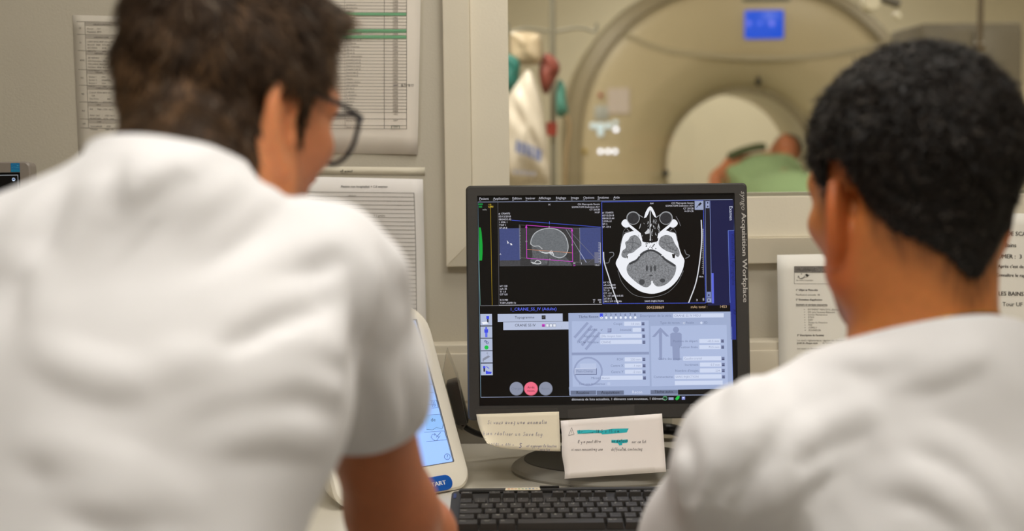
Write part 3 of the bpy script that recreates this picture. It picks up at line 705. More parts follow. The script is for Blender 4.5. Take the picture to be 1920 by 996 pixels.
# axial image
for p, q in (((36, 82), (860, 68)), ((36, 82), (46, 908)), ((46, 908), (880, 902)), ((862, 150), (880, 902))): cv.dash(B_(*p), B_(*q), 1.1, 1.1, (70, 92, 214), 5); LN(B_, [p, q], 0.5, (52, 66, 170), 4)
BW = (236, 238, 244); GB = (126, 128, 132); DK = (13, 12, 13)
skull = [(250, 330), (300, 318), (340, 335), (362, 380), (372, 405), (430, 412), (486, 402), (496, 370), (508, 335), (548, 312), (600, 328), (640, 345), (656, 420), (680, 500), (704, 545), (706, 575), (690, 640), (650, 715), (590, 776), (520, 812), (440, 828), (350, 808), (270, 755), (205, 690), (166, 620), (150, 575), (178, 510), (192, 430), (215, 350)]
cv.poly([B_(*p) for p in catmull(skull, 4, True)], BW, 3)
for s in (-1, 1):
    q = lambda x: x if s < 0 else 848 - x
    PG(B_, [(q(236), 252), (q(262), 262), (q(352), 335), (q(366), 392), (q(340), 352), (q(262), 288)], BW, 4)                     # lateral orbit wall
    cv.poly([B_(q(x), y) for x, y in catmull([(196, 262), (206, 234), (232, 222), (254, 250), (262, 280), (226, 290)], 4, True)], BW, 4)   # cheek bone
    cv.circle(*B_(q(290), 212), 12.6, (150, 152, 156), 4, 28); cv.circle(*B_(q(291), 214), 10.9, (44, 44, 48), 5, 28, grain=0.4)
    LN(B_, [(q(258), 178), (q(292), 160), (q(332), 182), (q(368), 206)], 1.3, (150, 152, 156), 4)
    LN(B_, [(q(232), 292), (q(212), 320), (q(202), 380), (q(186), 430)], 0.9, (96, 98, 102), 4); LN(B_, [(q(240), 300), (q(262), 322), (q(222), 330)], 1.4, (120, 120, 124), 4)
    LN(B_, [(q(346), 290), (q(352), 260), (q(340), 300)], 1.0, (176, 178, 182), 4)
nose = [(378, 214), (392, 164), (412, 128), (430, 116), (446, 128), (466, 166), (480, 212), (462, 200), (448, 178), (436, 150), (424, 150), (414, 178), (398, 206)]
PG(B_, nose, BW, 4)
PG(B_, [(352, 222), (400, 206), (430, 170), (462, 206), (505, 222), (512, 300), (492, 350), (486, 404), (430, 400), (372, 404), (362, 350), (348, 300)], DK, 2)
r_ = random.Random(4)
for i in range(46):                                                                        # ethmoid cells
    x = 430 + r_.gauss(0, 34); y = r_.uniform(215, 385); l = r_.uniform(8, 24); LN(B_, [(x, y), (x + r_.uniform(-8, 8), y + l)], r_.uniform(0.6, 1.5), r_.choice(((226, 228, 232), (170, 172, 176), (120, 122, 126))), 4)
LN(B_, [(430, 150), (428, 290), (432, 395)], 1.2, (226, 228, 232), 5); PG(B_, [(384, 330), (420, 300), (424, 336), (392, 344)], (200, 202, 206), 5)
cv.poly([B_(*p) for p in catmull([(372, 352), (412, 340), (428, 372), (408, 398), (380, 392)], 4, True)], DK, 5); cv.poly([B_(*p) for p in catmull([(440, 362), (470, 348), (490, 378), (470, 404), (448, 392)], 4, True)], DK, 5)
tl = [(270, 362), (312, 352), (346, 385), (358, 432), (318, 468), (290, 492), (250, 505), (232, 538), (198, 522), (202, 482), (232, 452), (226, 412), (250, 392)]
trr = [(512, 372), (556, 350), (602, 365), (630, 420), (662, 470), (668, 512), (650, 528), (618, 500), (566, 482), (520, 452), (498, 420)]
pf = [(238, 618), (262, 575), (318, 545), (352, 500), (388, 476), (432, 468), (482, 484), (520, 522), (580, 556), (632, 592), (640, 620), (626, 675), (588, 726), (540, 760), (484, 768), (452, 738), (444, 722), (434, 752), (400, 776), (350, 758), (290, 712), (250, 668)]
for pg in (tl, trr, pf): cv.poly([B_(*p) for p in catmull(pg, 4, True)], GB, 5, 0.55)
for pts in ([(240, 412), (285, 410), (322, 420), (356, 438)], [(282, 372), (292, 410), (280, 440), (300, 470)], [(212, 490), (262, 478), (290, 440)], [(520, 400), (570, 420), (612, 410)], [(560, 430), (600, 462), (650, 480)]): cv.line([B_(*p) for p in catmull(pts, 4)], 1.2, (92, 94, 98), 6)
cv.line([B_(*p) for p in catmull([(262, 585), (318, 556), (362, 505), (432, 474), (500, 500), (560, 556), (630, 600)], 4)], 3.6, (58, 60, 64), 6)
for x, y, rx, ry in ((362, 732, 5.5, 5.5), (530, 720, 5.0, 4.0), (402, 620, 2.2, 6), (436, 625, 2.0, 6), (468, 620, 2.2, 6), (436, 680, 3.5, 1.5)): cv.circle(*B_(x, y), rx, (68, 70, 74), 6, 14, ry)
PG(B_, [(438, 722), (450, 722), (452, 775), (436, 775)], BW, 7); PG(B_, [(605, 505), (632, 505), (628, 540), (612, 536)], DK, 7); PG(B_, [(236, 525), (250, 520), (244, 545)], DK, 7)
LN(B_, [(300, 520), (345, 518)], 1.2, (230, 232, 236), 7); LN(B_, [(520, 518), (560, 516)], 1.2, (230, 232, 236), 7)
for i in range(26): x = 430 + r_.gauss(0, 40); y = r_.uniform(400, 465); cv.circle(*B_(x, y), r_.uniform(0.5, 1.3), (60, 60, 64), 7, 7)
cv.line([B_(*p) for p in catmull([(166, 640), (200, 735), (285, 828), (385, 856), (470, 852), (570, 818), (650, 740), (700, 640)], 5)], 0.7, (120, 122, 126), 3)
for a, b in ((178, 640), (684, 650)): pass
cv.line([B_(*p) for p in catmull([(50, 490), (56, 570), (90, 680), (128, 800), (168, 908)], 5)], 2.0, (214, 216, 222), 4); cv.line([B_(*p) for p in catmull([(844, 230), (848, 380), (832, 560), (800, 740), (742, 900)], 5)], 2.0, (214, 216, 222), 4)
cv.line([B_(*p) for p in catmull([(62, 578), (92, 574), (104, 540), (132, 516), (128, 492), (98, 492)], 4)], 1.3, (120, 122, 128), 4); cv.line([B_(*p) for p in catmull([(708, 470), (722, 505), (748, 515), (738, 530), (716, 540)], 4)], 1.3, (120, 122, 128), 4)
cv.line([B_(*p) for p in catmull([(640, 200), (662, 240), (676, 276)], 3)], 1.0, (110, 110, 116), 4)
LN(B_, [(858, 300), (862, 670)], 0.8, (170, 170, 180))
for i in range(24): LN(B_, [(852 if i % 5 else 846, 305 + i*15.4), (862, 305 + i*15.4)], 0.5, (180, 180, 190))
for i in range(24): LN(B_, [(8, 410 + i*8), (20, 410 + i*8)], 0.4, (120, 124, 150), 7)
T(B_, '18cm', 822, 694, 2.8, WH); T(B_, 'AH', 428, 100, 3.2, WH); T(B_, 'SANS INJECTION', 384, 894, 3.2, WH)
for i, s in enumerate(('# 1704975', '05/12/2018', '08:04:53.44', '2 IMA 61', 'SPI 2', 'SP -47.4')): T(B_, s, 40, 176 + i*23.2, 3.3, WH)
for i, s in enumerate(('CH Metropole Savoie', 'SOMATOM Definition AS+', 'CT 2012B', 'H-SP-CR')): T(B_, s, 782, 96 + i*22.4, 3.2, WH, 'R')
for i, s in enumerate(('kV 120', 'eff.mAs 340', 'ref.mAs 308', 'TI 1.0', 'OT -5.0', 'SL 1.0/128x0.6/0.55', '237.8/-2', 'J38s2 S19 C8 2Ab')): T(B_, s, 50, 742 + i*22, 3.2, WH)
T(B_, 'W', 816, 888, 2.8, WH, rot=-90); T(B_, '180', 868, 888, 2.8, WH, rot=-90)
RC(B_, 790, 74, 862, 146, (150, 160, 190), 6); LN(B_, [(806, 126), (824, 104)], 1.2, (30, 30, 40), 7); PG(B_, [(818, 104), (836, 84), (848, 94), (830, 114)], (24, 24, 34), 7)
# scroll bar and navy tabs
RC(B_, 876, 74, 914, 900, (16, 16, 30), 3); LN(B_, [(874, 72), (886, 900)], 0.8, (130, 146, 200)); LN(B_, [(914, 72), (928, 900)], 0.8, (130, 146, 200))
RC(B_, 880, 76, 910, 132, (150, 160, 196), 6); RC(B_, 890, 812, 922, 860, (120, 132, 180), 6); RC(B_, 892, 864, 924, 898, (150, 160, 196), 6)
for y in (88, 118, 838, 880): RC(B_, 890 + y*0.012, y - 7, 900 + y*0.012, y + 7, (30, 34, 60), 7)
RC(B_, 928, 660, 944, 905, (92, 104, 222), 4); LN(B_, [(1110, 56), (1112, 312), (1062, 314), (1078, 900)], 0.8, (116, 140, 220))
PG(B_, [(1064, 316), (1112, 314), (1128, 996), (1130, 1200), (1086, 1200)], (34, 46, 132), 2)
for s, x, y, c_ in (('Examen', 1072, 114, (206, 212, 230)), ('Visualisation | Reprographie', 1088, 338, (18, 24, 78)), ('3D', 1106, 950, (14, 18, 60))): X, Y = B_(x, y); cv.text(s, X, Y, 6.0, c_, 6, rot=89.2, sx=0.98)
# counters
T(B_, '004338869', 400, 950, 5.0, (206, 176, 140)); T(B_, 'mAs total :', 758, 945, 4.8, (206, 176, 140)); T(B_, '1453', 992, 942, 4.8, (206, 176, 140))
# lower left
for i, (y0, y1) in enumerate(((138, 240), (248, 350), (357, 462), (468, 570), (578, 682))): RC(C_, 50 + i*1.4, y0, 154 + i*1.4, y1, (176, 186, 212), 3)
PB = (60, 74, 226)
PG(C_, [(62, 210), (110, 205), (122, 222), (74, 230)], (236, 238, 246), 5); RC(C_, 104, 156, 128, 182, PB, 5); RC(C_, 110, 182, 123, 212, (30, 32, 50), 5)
cv.circle(*C_(102, 262), 1.8, PB, 5, 10); RC(C_, 86, 272, 119, 304, PB, 5); RC(C_, 93, 304, 113, 344, (96, 110, 232), 5)
cv.ring(*C_(96, 380), 1.6, 0.9, (30, 44, 110), 5, 10); cv.ring(*C_(112, 394), 2.0, 0.9, (30, 44, 110), 5, 10); cv.circle(*C_(105, 435), 3.9, (20, 190, 70), 5, 16)
PG(C_, [(68, 536), (120, 506), (140, 516), (88, 548)], (134, 140, 158), 5); LN(C_, [(104, 488), (114, 480), (116, 496)], 0.9, (140, 146, 164), 5); RC(C_, 70, 540, 82, 560, (134, 140, 158), 5)
RC(C_, 74, 600, 95, 620, PB, 5); RC(C_, 78, 620, 92, 650, (30, 32, 50), 5); PG(C_, [(98, 640), (120, 648), (152, 652), (146, 670), (100, 672)], PB, 5); LN(C_, [(104, 604), (128, 622)], 1.2, PB, 5)
RC(C_, 204, 138, 782, 208, (178, 188, 214), 3); RC(C_, 254, 210, 834, 280, (182, 192, 218), 4); T(C_, 'Topogramme', 356, 178, 4.6, (40, 42, 56)); RC(C_, 596, 150, 630, 184, (24, 24, 28), 6); T(C_, 'RT', 602, 174, 3.0, (150, 150, 150))
T(C_, 'CRANE SS IV', 356, 249, 4.8, (48, 50, 66)); RC(C_, 598, 226, 624, 252, (196, 60, 190), 6); LN(C_, [(600, 244), (622, 244)], 1.0, (70, 20, 70), 7)
for x in (634, 666, 697): RC(C_, x, 226, x + 24, 252, (226, 230, 240), 6); LN(C_, [(x, 226), (x+24, 226), (x+24, 252), (x, 252), (x, 226)], 0.5, (90, 94, 116), 7)
T(C_, ',', 770, 254, 4, (60, 60, 80))
for x, c_, s1, s2, tc_ in ((372, (136, 142, 162), 'Charger', '', (116, 122, 142)), (501, (236, 108, 134), 'Arrêt', 'recon.', (70, 20, 36)), (632, (136, 142, 162), 'Recon.', '', (116, 122, 142))):
    X, Y = C_(x, 802); cv.circle(X, Y, 13.0, tuple(int(v*0.78) for v in c_), 4, 36); cv.circle(X - 0.4, Y - 0.4, 12.2, c_, 5, 36)
    if s2: cv.text(s1, X, Y - 0.6, 4.0, tc_, 6, align='C'); cv.text(s2, X, Y + 5.6, 4.0, tc_, 6, align='C')
    else: cv.text(s1, X, Y + 1.5, 4.0, tc_, 6, align='C')
# form panel
FP = (158, 172, 206); FP2 = (172, 186, 220); FD = (140, 152, 188); IN = (206, 216, 240); TX = (116, 128, 162)
PG(A1, [(436, 545), (1082, 539), (1092, 846), (440, 872)], FP, 2)
PG(A1, [(438, 840), (1088, 832), (1090, 868), (441, 873)], FP, 2)
RC(D_, 62, 140, 798, 440, FP2, 3); RC(D_, 66, 470, 804, 768, FP2, 3); RC(D_, 60, 442, 800, 464, FD, 3)
PG(E_, [(50, 186), (778, 176), (790, 745), (60, 765)], FP2, 3)
for d_ in (0, 42, 84, 126): PG(D_, [(78 + d_*0.85, 290 + d_*0.9), (206 + d_*0.9, 146 + d_*0.75), (226 + d_*0.9, 160 + d_*0.75), (96 + d_*0.85, 306 + d_*0.9)], (148, 160, 196), 4)
cv.ring(*D_(218, 622), 26, 3.2, (148, 160, 196), 4); RC(D_, 140, 545, 296, 600, (184, 196, 226), 5)
RC(D_, 92, 594, 298, 650, (164, 176, 208), 6); LN(D_, [(92, 594), (92, 650)], 0.8, (214, 222, 244), 7); LN(D_, [(92, 594), (296, 592)], 0.8, (214, 222, 244), 7); LN(D_, [(298, 592), (299, 650), (94, 652)], 0.9, (84, 94, 134), 7); T(D_, 'Plein Champ', 104, 630, 4.2, TX, L=8)
T(D_, 'Tâche Recon', 126, 110, 4.8, (70, 78, 112)); RC(D_, 330, 66, 360, 98, (66, 84, 236), 5)
for i in range(8):
    T(D_, str(i + 1), 343 + i*46.3, 90, 4.6, (56, 62, 100), 'C'); cv.circle(*D_(346 + i*46.3, 107 - i*0.3), 2.3, (232, 238, 250), 6, 12)
cv.circle(*D_(346, 108), 0.9, (30, 30, 40), 7, 8)
def field(cf, lab, lx, y, x0, x1, val='', va='R', btn=True, lay=5):
    T(cf, lab, lx, y + 10, 4.2, TX, 'R', 6); RC(cf, x0, y - 20, x1, y + 20, IN, lay)
    if val: T(cf, val, x1 - 12 if va == 'R' else x0 + 8, y + 10, 3.9, (150, 160, 190), va, 7)
    if btn: RC(cf, x1 + 6, y - 16, x1 + 34, y + 16, (120, 130, 166), 6); LN(cf, [(x1 + 10, y + 9), (x1 + 30, y + 9)], 1.4, (56, 62, 96), 7); LN(cf, [(x1 + 12, y - 4), (x1 + 28, y - 4)], 1.0, (66, 72, 108), 7)
field(D_, 'Coupe', 546, 165, 562, 724, '1.0 mm'); field(D_, 'Intensité', 632, 223, 644, 724); T(D_, 'SAFIRE', 216, 234, 4.2, TX); LN(D_, [(340, 222), (346, 230), (354, 218)], 0.6, (60, 66, 96), 7); RC(D_, 404, 208, 438, 244, (150, 160, 196), 6); LN(D_, [(404, 244), (438, 243), (438, 208)], 0.8, (66, 72, 108), 7)
field(D_, 'Algorithme', 320, 283, 334, 730, 'J30s moyen lisse', 'L'); field(D_, 'FAST   Window', 320, 341, 334, 732, 'CRANE', 'L'); LN(D_, [(178, 342), (184, 350), (194, 338)], 0.6, (60, 66, 96), 7)
field(D_, 'FOV', 552, 506, 568, 732, '220 mm'); field(D_, 'Centre X', 556, 566, 568, 734, '-1 mm'); field(D_, 'Centre Y', 556, 625, 570, 734, '-2 mm'); field(D_, 'Miroir', 328, 684, 342, 738, 'Aucun', 'L'); T(D_, 'Tenir cpte de matériaux', 128, 752, 4.0, TX, sx=0.86); RC(D_, 402, 726, 430, 754, (186, 198, 228), 5)
T(E_, 'Description de la série', 250, 96, 4.4, TX, 'R'); RC(E_, 266, 68, 750, 108, IN, 5); T(E_, 'CRANE SS IV MOU', 274, 98, 4.2, (130, 140, 176), L=7)
T(E_, "Type de recon.", 140, 166, 4.2, TX); cv.circle(*E_(370, 158), 2.0, IN, 5, 10); cv.circle(*E_(370, 158), 0.9, (40, 40, 60), 6, 8); T(E_, 'Axiale', 386, 164, 4.2, TX); cv.circle(*E_(536, 156), 2.3, IN, 5, 10); T(E_, '3D', 556, 164, 4.2, TX)
PG(E_, [(64, 290), (144, 200), (230, 286), (200, 288), (160, 246), (160, 510), (134, 512), (130, 250), (92, 292)], (142, 154, 190), 4); cv.circle(*E_(293, 222), 5.6, (142, 154, 190), 4, 18); PG(E_, [(238, 262), (258, 250), (330, 250), (348, 262), (348, 378), (328, 380), (330, 512), (264, 514), (258, 382), (240, 380)], (142, 154, 190), 4)
field(E_, 'Position de départ', 500, 330, 516, 718, '-42.5 mm'); field(E_, 'Position finale', 502, 388, 516, 720, '73.5 mm'); field(E_, 'Ordre des images', 348, 498, 362, 724, 'Caudio-cranial', 'L'); field(E_, 'Incrément', 508, 556, 522, 726, '0.7 mm'); field(E_, "Nombre d'images", 510, 613, 522, 726, '234'); field(E_, 'Commentaires', 268, 673, 280, 728, 'SANS INJECTION', 'L'); RC(E_, 282, 712, 740, 752, IN, 5)
RC(D_, 50, 806, 294, 846, (104, 114, 140), 5); RC(D_, 300, 806, 560, 846, (104, 114, 140), 5); T(D_, 'Routine', 104, 838, 5.2, (36, 40, 54), L=7); T(D_, 'Acquisition', 342, 836, 5.2, (36, 40, 54), L=7); T(D_, 'Recon', 638, 832, 5.2, (216, 222, 240), L=7); RC(E_, 50, 800, 312, 838, (104, 114, 140), 5); T(E_, 'Tâche auto.', 86, 828, 5.2, (36, 40, 54), L=7); PG(E_, [(312, 796), (828, 786), (829, 838), (313, 842)], (13, 12, 14), 5)
T(D_, 'éléments de liste actualisés, 1 éléments sont nouveaux, 1 élément...', 60, 900, 4.4, (206, 208, 216), L=7)
X, Y = E_(188, 878); cv.ring(X, Y, 3.8, 1.0, (100, 170, 130), 7, 14); LN(E_, [(188, 878), (188, 864)], 0.8, (60, 190, 90), 8); RC(E_, 222, 870, 270, 894, (150, 156, 190), 7); PG(E_, [(284, 884), (306, 856), (330, 856), (322, 884), (300, 898)], (30, 190, 70), 7); RC(E_, 348, 862, 380, 892, (130, 140, 214), 7); RC(E_, 356, 868, 372, 878, (220, 226, 250), 8)
g_ = cv.build('screen_picture', M_scr, None); link_parent(g_, scr); g_['kind'] = 'stuff'
# bezel lettering and power button
cv = Canvas(plane_map(cM, nM), 0.0001); w_ = cv.text('syngo', 1389.5, 358, 8.6, (170, 168, 164), 1, rot=89.0, shear=0.2, sx=1.25); cv.text('Acquisition Workplace', 1390.5, 358 + w_ + 5, 8.4, (196, 194, 190), 1, rot=88.9, sx=1.46, bold=0.45)
o = cv.build('bezel_lettering', M_ink, None); link_parent(o, mon); o['kind'] = 'stuff'
pb = local(MX, PP(1298, 764, cM, nM)); o = lathe('power_button', [(0.0001, -0.0014), (0.0045, -0.0014), (0.0052, -0.0006), (0.0052, 0.002)], mat('button_grey', (92, 90, 88), 0.4), None, 20, (pb[0], 0, pb[2]), 'Y'); xform(o, MX); link_parent(o, mon)
# stand
bc = np.array([cM[0] + 0.004, 2.075, DZ]); M_base = mat('stand_grey', (150, 146, 136), 0.4, 0.02, 40); M_base2 = mat('stand_dark', (66, 64, 58), 0.45, 0.02, 40)
lathe('stand_base', [(0.0001, 0.0), (0.148, 0.0), (0.150, 0.004), (0.147, 0.009), (0.134, 0.017), (0.130, 0.018), (0.0001, 0.018)], M_base, mon, 56, bc, 'Z', 1.0, 0.76, ang=25)
lathe('stand_plate', [(0.131, 0.0172), (0.129, 0.0192), (0.07, 0.024), (0.0001, 0.026)], M_base2, mon, 48, bc, 'Z', 1.0, 0.75)
box('stand_neck', (bc[0] - 0.05, bc[1] - 0.005, DZ + 0.02), (bc[0] + 0.05, bc[1] + 0.035, 1.02), M_base2, mon, 0.008)

# ================================================================== handwriting
HW = {'a': [[(.9,.8),(.5,1),(.1,.6),(.2,.1),(.6,.1),(.9,.6),(.9,1),(.9,.2),(1.1,0)]], 'b': [[(.1,2),(.1,.2),(.4,0),(.8,.3),(.7,.8),(.3,.9),(.1,.6)]], 'c': [[(.8,.8),(.5,1),(.1,.6),(.2,.1),(.6,0),(.9,.2)]], 'd': [[(.8,.9),(.4,1),(.1,.5),(.3,0),(.7,.2),(.9,2)],[(.9,1),(.9,.2),(1.1,0)]], 'e': [[(.1,.5),(.8,.6),(.6,1),(.2,.8),(.1,.3),(.4,0),(.9,.2)]], 'f': [[(.8,1.9),(.5,2),(.4,1.2),(.4,-.8)],[(.1,1),(.8,1)]], 'g': [[(.8,.9),(.4,1),(.1,.6),(.4,.1),(.8,.5),(.85,1),(.8,-.7),(.4,-1),(.1,-.7)]], 'i': [[(.2,1),(.2,.1),(.4,0)],[(.2,1.45),(.25,1.5)]], 'l': [[(.1,.3),(.4,1.8),(.2,2),(.1,1),(.2,.1),(.5,0)]], 'm': [[(.1,1),(.1,0),(.1,.7),(.4,1),(.6,.7),(.6,0),(.6,.7),(.9,1),(1.1,.7),(1.1,0)]], 'n': [[(.1,1),(.1,0),(.1,.7),(.5,1),(.7,.7),(.7,.1),(.9,0)]], 'o': [[(.5,1),(.1,.6),(.2,.1),(.6,0),(.8,.5),(.5,1)]], 'p': [[(.1,1),(.1,-1),(.1,.6),(.4,1),(.8,.7),(.6,.1),(.1,.2)]], 'r': [[(.1,1),(.15,0),(.15,.6),(.4,1),(.7,.9)]], 's': [[(.7,.9),(.4,1),(.2,.7),(.6,.4),(.5,.05),(.1,.1)]], 't': [[(.3,1.7),(.3,.2),(.6,0)],[(0,1.1),(.6,1.1)]], 'u': [[(.1,1),(.1,.3),(.4,0),(.8,.4),(.8,1),(.8,.2),(1,0)]], 'v': [[(.1,1),(.4,0),(.8,1)]], 'x': [[(.1,1),(.8,0)],[(.8,1),(.1,0)]], 'y': [[(.1,1),(.2,.4),(.6,.4),(.8,1),(.7,-.5),(.3,-1)]], 'z': [[(.1,1),(.7,1),(.1,0),(.5,0),(.6,-.5),(.3,-1)]], 'S': [[(.9,1.7),(.5,2),(.2,1.6),(.5,1.1),(.9,.6),(.5,0),(.1,.3)]], 'C': [[(.9,1.7),(.5,2),(.1,1.2),(.3,.1),(.9,.2)]], 'T': [[(.5,2),(.5,0)],[(0,2),(1,2)]], 'R': [[(.1,0),(.1,2),(.8,1.7),(.2,1),(.9,0)]], 'L': [[(.1,2),(.1,0),(.8,0)]], 'A': [[(0,0),(.5,2),(.9,0)],[(.2,.8),(.8,.8)]], 'I': [[(.2,2),(.2,0)]], '+': [[(.5,.2),(.5,1.2)],[(0,.7),(1,.7)]], '1': [[(.1,1.4),(.5,2),(.5,0)]], '8': [[(.5,1),(.1,1.5),(.5,2),(.8,1.5),(.5,1),(.1,.4),(.5,0),(.9,.5),(.5,1)]], '5': [[(.8,2),(.2,2),(.2,1.2),(.7,1.1),(.8,.4),(.2,0)]], ',': [[(.2,.1),(.1,-.4)]], '.': [[(.15,.05),(.2,.1)]], '!': [[(.2,2),(.2,.6)],[(.2,.1),(.22,.15)]], "'": [[(.2,2),(.15,1.6)]], '/': [[(0,-.3),(.7,2)]], '7': [[(.1,1.9),(.8,1.9),(.3,0)]], '3': [[(.1,1.8),(.6,2),(.7,1.4),(.3,1.1),(.8,.6),(.5,0),(.1,.2)]]}
HW['é'] = HW['e'] + [[(.4,1.3),(.7,1.7)]]; HW['ê'] = HW['e'] + [[(.2,1.3),(.5,1.6),(.8,1.3)]]
def hand(cv, s, x, y, xh, c, wd, rot=0.0, adv=1.12, seed=0, layer=3):
    r = random.Random(seed); cx = 0; ca, sa = math.cos(math.radians(rot)), math.sin(math.radians(rot))
    for ch in s:
        if ch == ' ': cx += 0.75*adv*xh; continue
        st = HW.get(ch, HW['n']); wmax = max(p[0] for q in st for p in q); jy = r.uniform(-.08, .08)
        for q in st:
            pts = catmull(np.array(q), 3) if len(q) > 2 else np.array(q)
            cv.line([(x + (cx + (px_ + 0.18*py_)*xh)*ca + (py_ + jy)*xh*sa, y + (cx + px_*xh)*sa - (py_ + jy)*xh*ca) for px_, py_ in pts], wd, c, layer)
        cx += (wmax + 0.22)*adv*1.14*xh * r.uniform(.92, 1.08)
# ================================================================== notes taped to the monitor
def bezier_patch(tl, tr_, br, bl, curl):
    """u,v -> photo pixel on the note's outline and a bulge towards the viewer"""
    tl, tr_, br, bl = (np.array(p, float) for p in (tl, tr_, br, bl))
    return lambda u, v: ((tl*(1-u) + tr_*u)*(1-v) + (bl*(1-u) + br*u)*v, curl(u, v))
def note(name, patch, base, n, nu, nv, m, label):
    e = tag(empty(name, (PP(*patch(.5, 0)[0], base, n))), label, 'note', 'handwritten notes on the monitor'); V = []; F = []
    for s in (0.0, 0.0003):
        for j in range(nv + 1):
            for i in range(nu + 1): p, h = patch(i/nu, j/nv); V.append((PP(p[0], p[1], base, n) + n*(h + s)).tolist())
    K = (nu+1)*(nv+1)
    for s in (0, 1):
        for j in range(nv):
            for i in range(nu): q = (s*K + j*(nu+1)+i, s*K + j*(nu+1)+i+1, s*K + (j+1)*(nu+1)+i+1, s*K + (j+1)*(nu+1)+i); F.append(q if s else q[::-1])
    rim = [i for i in range(nu+1)] + [j*(nu+1)+nu for j in range(1, nv+1)] + [nv*(nu+1)+i for i in range(nu-1, -1, -1)] + [j*(nu+1) for j in range(nv-1, 0, -1)]
    for a, b in zip(rim, rim[1:] + rim[:1]): F.append((a, b, K + b, K + a))
    mesh_obj('sheet', V, F, m, e, True); return e
nb = cM + nM*0.0006
def bilin_map(patch, base, n):
    """photo pixels around a note -> the curled note surface (inverse of the patch by a few Newton steps)"""
    def f(x, y, h):
        u, v = 0.5, 0.5; T_ = np.array([x, y])
        for _ in range(8):
            p = patch(u, v)[0]; e = 1e-3; J = np.stack([(patch(u+e, v)[0]-p)/e, (patch(u, v+e)[0]-p)/e], 1); d = np.linalg.solve(J, T_ - p); u += d[0]; v += d[1]
        hh = patch(min(max(u, 0), 1), min(max(v, 0), 1))[1]; return (PP(x, y, base, n) + n*(hh + 0.0004 + h)).tolist()
    return f
M_note = mat('note_cream', (240, 231, 208), 0.7, 0.01, 20)
def p1(u, v):
    tl, tr_, br, bl = np.array([893., 777.]), np.array([1048., 772.]), np.array([1051., 846.]), np.array([903., 836.])
    c = (tl*(1-u) + tr_*u)*(1-v) + (bl*(1-u) + br*u)*v; k = max(0, 1 - u/0.32)**2 * max(0, v - 0.2)**1.6; c = c + np.array([15.0*k, -9.0*k*v]); c[1] += 4.0*math.sin(math.pi*u)*v*0.5
    return c, 0.0005 + 0.016*k + 0.004*v
n1 = note('taped_note', p1, nb, nM, 18, 10, M_note, 'cream handwritten note with curled corner taped under the left of the screen')
cv = Canvas(bilin_map(p1, nb, nM), 0.00008); HC = (166, 161, 176)
hand(cv, 'Si vous avez une anomalie', 914, 795, 3.3, HC, 0.75, -0.3, 1.22, 1); hand(cv, 'bien réaliser un Save log.', 906, 815, 3.3, (166, 162, 176), 0.7, 1.2, 1.25, 2); hand(cv, 'CTRL + Alt +', 920, 835, 2.4, (166, 162, 178), 0.65, 1.5, 1.45, 3); hand(cv, 'S', 973, 839, 4.2, (112, 110, 160), 1.1, 0, 1, 4); hand(cv, 'et appuyer le bouton', 987, 838, 2.6, HC, 0.65, 0.3, 0.98, 5); hand(cv, 'save log', 1012, 844.5, 1.9, HC, 0.6, 0, 1.1, 6)
o = cv.build('handwriting', M_ink, n1); o['kind'] = 'stuff'
def p2(u, v):
    tl, tr_, br, bl = np.array([1051., 789.]), np.array([1241., 775.5]), np.array([1248., 884.]), np.array([1057., 897.])
    c = (tl*(1-u) + tr_*u)*(1-v) + (bl*(1-u) + br*u)*v; c[0] += 2.5*math.sin(v*9)*max(0, 1-u*8)*v; return c, 0.0012 + 0.006*v + 0.004*max(0, 1-u*4)*math.sin(math.pi*min(1, v*1.2))
n2 = note('taped_note', p2, nb, nM, 16, 10, mat('note_white', (246, 239, 236), 0.7, 0.01, 20), 'white handwritten note with turquoise highlighting taped under the screen')
cv = Canvas(bilin_map(p2, nb, nM), 0.00008); D2 = crop(1040, 760, 6.641); TQ = (34, 190, 204); hc = (132, 126, 130)
for pts in ([(276, 312), (420, 304), (580, 312), (720, 292), (920, 288), (905, 318), (895, 338), (740, 350), (590, 362), (575, 345), (430, 348), (285, 354)], [(705, 430), (800, 432), (905, 424), (910, 446), (900, 464), (840, 470), (836, 494), (800, 498), (786, 470), (704, 464)]): cv.poly([D2(*p) for p in pts], TQ, 1)
cv.line([D2(*p) for p in ((172, 372), (210, 276), (240, 358), (172, 374))], 0.7, hc, 3); hand(cv, '!', *D2(200, 358), 3.6, hc, 0.7)
hand(cv, 'Scanno 18,5 x 15 cm', *D2(292, 344), 2.7, (36, 110, 124), 0.7, -1, 1.42, 8); hand(cv, 'Il y a peut être', *D2(285, 468), 2.7, hc, 0.65, -1.5, 1.0, 9); hand(cv, 'un défaut', *D2(706, 458), 2.6, (30, 90, 100), 0.7, -1, 1.05, 10); hand(cv, 'sur ce lot.', *D2(955, 468), 2.6, hc, 0.65, -1.5, 1.0, 11)
hand(cv, 'si vous rencontrez une', *D2(205, 560), 2.5, hc, 0.65, -0.2, 0.97, 12); hand(cv, 'difficulté, contactez', *D2(700, 560), 2.6, hc, 0.65, -0.5, 0.98, 13)
o = cv.build('handwriting', M_ink, n2); o['kind'] = 'stuff'
M_tape = clear_mat('clear_tape', (252, 252, 251), 0.2, 0.25, 0.2)
def quad_on(name, pts, base, n, m, parent, h=0.0): return mesh_obj(name, [(PP(x, y, base, n) + n*h).tolist() for x, y in pts], [tuple(range(len(pts)))], m, parent)
quad_on('tape_strip', [(1064, 768), (1189, 758), (1189, 785), (1066, 800)], nb, nM, M_tape, n2, 0.0035); quad_on('tape_strip', [(1068, 885), (1226, 874), (1228, 896), (1070, 908)], nb, nM, M_tape, n2, 0.0085); quad_on('tape_strip', [(891, 768), (1046, 765), (1047, 776), (894, 780)], nb, nM, M_tape, n1, 0.0012)

